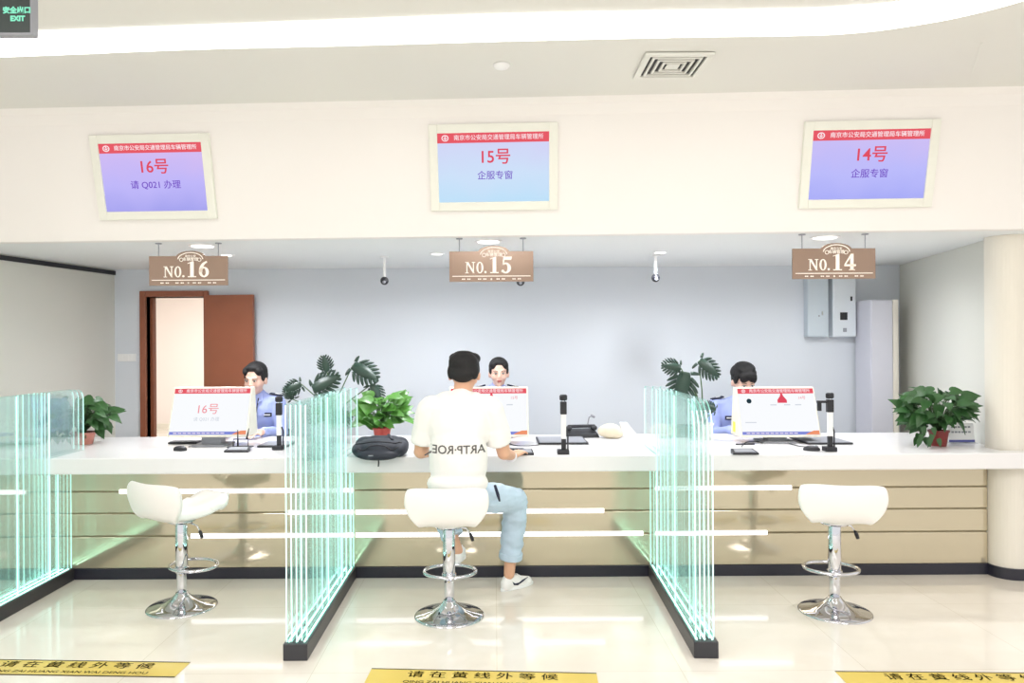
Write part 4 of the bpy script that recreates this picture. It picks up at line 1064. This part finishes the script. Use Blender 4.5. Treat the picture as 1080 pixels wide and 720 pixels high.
# ------------------------------------------------------------------ backpack
bpk = PZ(401, 480, CT); bx = P(401, 480, 4.85).x; bag = empty('backpack', (bx, 4.90, CT)); tag(bag, 'black backpack lying on the counter left of the seated customer', 'backpack')
mb = MB()
mb.cap((-.12, .04, .055), (.12, .04, .055), .062, .060); mb.cap((-.12, -.10, .040), (.13, -.10, .042), .048, .046); mb.cap((-.05, .02, .075), (.08, .02, .075), .052, .050); mb.ell((-.13, -.04, .045), (.055, .13, .045)); mb.ell((.13, -.04, .05), (.055, .13, .05))
mb.ell((0, -.16, .020), (.14, .055, .034)); mb.ell((0, -.03, .06), (.16, .15, .055))
o = fuse(mb, 'main_body', M['bag'], bag, .008, 5)
for v in o.data.vertices:
    if v.co.y > -.095: v.co.z = max(v.co.z, .001)
def onbag(pts, r_, nm, m='black'):
    bv = BVHTree.FromPolygons([v.co.copy() for v in o.data.vertices], [tuple(p.vertices) for p in o.data.polygons]); q = []
    for x, y in pts:
        h_ = bv.ray_cast(Vector((x, y, 1)), Vector((0, 0, -1))); q.append((h_[0] + Vector((0, 0, .002))) if h_[0] else Vector((x, y, .05)))
    MB().tube(q, r_, 8).build(nm, M[m], bag, smooth=True)
onbag([(-.15+.02*k, -.10-.03*sin(k/15*pi)) for k in range(16)], .004, 'zip')
onbag([(-.13+.02*k, -.155-.01*sin(k/13*pi)) for k in range(14)], .0035, 'pocket_zip')
onbag([(.02+.008*k, .09-.02*k) for k in range(9)], .009, 'shoulder_strap', 'bag')
MB().tube([(.012, -.20, .02), (.014, -.205, -.02), (.012, -.203, -.045)], .005, 6).build('hanging_strap', M['black'], bag, smooth=True)
MB().box(-.05, -.02, -.212, -.205, .022, .028).build('label', M['grey'], bag)

# ------------------------------------------------------------------ plants
def frame_to(p, d, n):
    d = d.normalized(); n = (n - d*n.dot(d)); n = n.normalized() if n.length > .01 else Vector((0, 0, 1)); s_ = d.cross(n)
    m_ = Matrix((s_, d, n)).transposed().to_4x4(); m_.translation = p; return m_
def heart_leaf(mb, p, d, n, L, W, droop=.3):
    T = frame_to(p, d, n); vs = []; fs = []
    prof = [(-.06, .25), (.02, .42), (.18, .5), (.38, .47), (.60, .34), (.80, .17), (1.0, .0)]
    for u, w in prof:
        z = -droop*L*u*u
        vs += [(-w*W, u*L - (.0), z + .16*w*W), (-w*W*.5, u*L, z + .05*W), (0, u*L + (.10*L if u < 0 else 0), z), (w*W*.5, u*L, z + .05*W), (w*W, u*L, z + .16*w*W)]
    for i in range(len(prof)-1):
        for j in range(4): fs.append((i*5+j, i*5+j+1, i*5+j+6, i*5+j+5))
    mb.add(vs, fs, T)
def split_leaf(mb, p, d, n, L, W):
    T = frame_to(p, d, n); 
    def half(u): return W*.5*max(0, (math.sin(pi*min(1, (u+.10)/1.12)**.75)))**.7
    N_ = 7; vs = []; fs = []
    rows = 15
    for i in range(rows):
        u = i/(rows-1); w = half(u)*.48; z = -.12*L*u*u
        vs += [(-w, u*L, z+.12*w), (0, u*L, z), (w, u*L, z+.12*w)]
    for i in range(rows-1):
        for j in range(2): fs.append((i*3+j, i*3+j+1, i*3+j+4, i*3+j+3))
    mb.add(vs, fs, T)
    for s_ in (-1, 1):
        for k in range(N_):
            u = (k+.25)/N_ - .02; w = half(u + .06) + .01; ang = .45 + .5*u if k else -.25
            a = Vector((s_*w*.40, u*L, -.12*L*u*u)); dirv = Vector((s_*cos(ang), sin(ang), -.12)).normalized(); wd = L/N_*.40
            vs = []
            ln = w*.72
            for q, ww in ((0, 1.0), (.4, 1.0), (.75, .8), (1.0, .25)):
                c_ = a + dirv*ln*q + Vector((0, .10*ln*q*q, -.10*ln*q*q)); pr = Vector((-s_*dirv.y, s_*dirv.x, 0))
                vs += [tuple(c_ - pr*wd*ww), tuple(c_ + Vector((0, 0, .004))), tuple(c_ + pr*wd*ww)]
            mb.add(vs, [(i*3+j, i*3+j+1, i*3+j+4, i*3+j+3) for i in range(3) for j in range(2)], T)
def pot(root, r, h, m):
    MB().lathe([(r*.72, 0), (r*.75, .004), (r*.96, h-.012), (r*1.05, h-.012), (r*1.05, h), (r*.92, h), (r*.90, h-.012), (r*.1, h-.012)], 32).build('pot', m, root, smooth=False)
    MB().lathe([(r*.89, h-.02), (r*.88, h-.012), (r*.3, h-.006)], 24).build('soil', M['soil'], root)
def bushy(px, py, label, potm, leafm, n, rx, ry, z0, z1, seed, L=(.08, .12), r=.06, ph=.10, cx_=0, trail=0, updir=.2, D=None):
    p = PZ(px, py, CT); root = empty('potted_plant', (p.x, p.y, CT)); tag(root, label, 'potted plant')
    pot(root, r, ph, potm); rnd = random.Random(seed); fol = MB(); st = MB()
    for i in range(n):
        while True:
            a, b, c = rnd.uniform(-1, 1), rnd.uniform(-1, 1), rnd.uniform(-1, 1)
            if .30 < a*a+b*b+c*c < 1: break
        q = Vector((cx_ + a*rx, b*ry, (z0+z1)/2 + c*(z1-z0)/2))
        if q.z < ph*.6 and math.hypot(q.x, q.y) < r*1.3: q.z = ph*1.2
        out = Vector((q.x-cx_*.5, q.y, 0)); out = out.normalized() if out.length > .01 else Vector((1, 0, 0))
        d = (out*.9 + Vector((rnd.uniform(-.5, .5), rnd.uniform(-.5, .3), rnd.uniform(-.8, .5)+updir))).normalized(); nn = Vector((rnd.uniform(-.4, .4), -.75+rnd.uniform(-.3, .3), .8))
        l = rnd.uniform(*L); heart_leaf(fol, q, d, nn, l, l*rnd.uniform(.62, .80), rnd.uniform(.1, .5))
        st.tube([(0, 0, ph-.01), tuple(q*.5 + Vector((0, 0, ph*.6+.03))), tuple(q)], [.003, .0025, .0018], 5)
    for i in range(trail):
        a = rnd.uniform(-2.9, -.3) if i % 3 else rnd.uniform(2.4, 3.4); x = -rx*rnd.uniform(.2, .85); y = -rnd.uniform(.05, .14)
        for k in range(4):
            z = ph*1.3 - k*ph*.42
            heart_leaf(fol, Vector((x + .012*k*(-1)**k, y-.01*k, max(.07, z))), Vector((.3*(-1)**k, -.2, -1)), Vector((0, -1, .2)), .060, .036, .2)
    fol.build('foliage', leafm, root, smooth=True); st.build('stem', M['stem'], root, smooth=True)['kind'] = 'stuff'
    return root
bushy(88, 468, 'leafy potted plant in a pinkish pot behind the far left glass partition', M['potpink'], M['leafg'], 95, .235, .15, .10, .355, 3, r=.085, ph=.09, updir=-.1, trail=3)
bushy(403, 466, 'bright green leafy plant in a red pot behind the backpack', M['potred'], M['leafb'], 80, .165, .13, .10, .36, 5, (.09, .13), .068, .11, updir=.5)
bushy(990, 470, 'dark green trailing potted plant at the right end of the counter', M['potdark'], M['leafg'], 120, .23, .16, .13, .40, 11, r=.065, ph=.11, trail=7, updir=.1)
def monstera(px, py, leaves, label):
    p = PZ(px, py, CT); root = empty('monstera_plant', (p.x, p.y, CT)); tag(root, label, 'potted plant')
    pot(root, .075, .12, M['white'])
    for (lx, ly, sz, ang, face) in leaves:
        q = P(lx, ly, p.y + .03*((lx*7) % 5 - 2)) - Vector((p.x, p.y, CT))       # base of the blade
        st = MB().tube([(0, 0, .11), (q.x*.35, q.y*.3, .11+(q.z-.11)*.55), tuple(q)], [.006, .005, .004], 8); st.build('stem', M['stem'], root, smooth=True)
        fol = MB(); d = Vector((sin(R(ang)), -.15, cos(R(ang)))); split_leaf(fol, q, d, Vector((face, -1, .35)), sz, sz*.86); fol.build('leaf', M['leafd'], root, smooth=True, solid=.0012)
monstera(352, 463, [(372, 385, .235, 118, .3), (330, 411, .24, 60, -.3), (345, 392, .13, -10, .2), (318, 405, .14, -110, .2), (309, 421, .12, -30, -.4), (392, 405, .16, 150, .5), (338, 425, .18, 200, .1), (378, 430, .13, 140, .2), (352, 440, .15, 95, .2)],
         'tall split-leaf plant behind the glass partition left of the customer')
monstera(742, 463, [(737, 380, .20, 128, .2), (723, 392, .26, 195, -.2), (718, 388, .15, -80, .1), (722, 425, .17, 120, .3), (755, 432, .10, -60, .3)],
         'tall split-leaf plant behind the glass partition right of the customer')
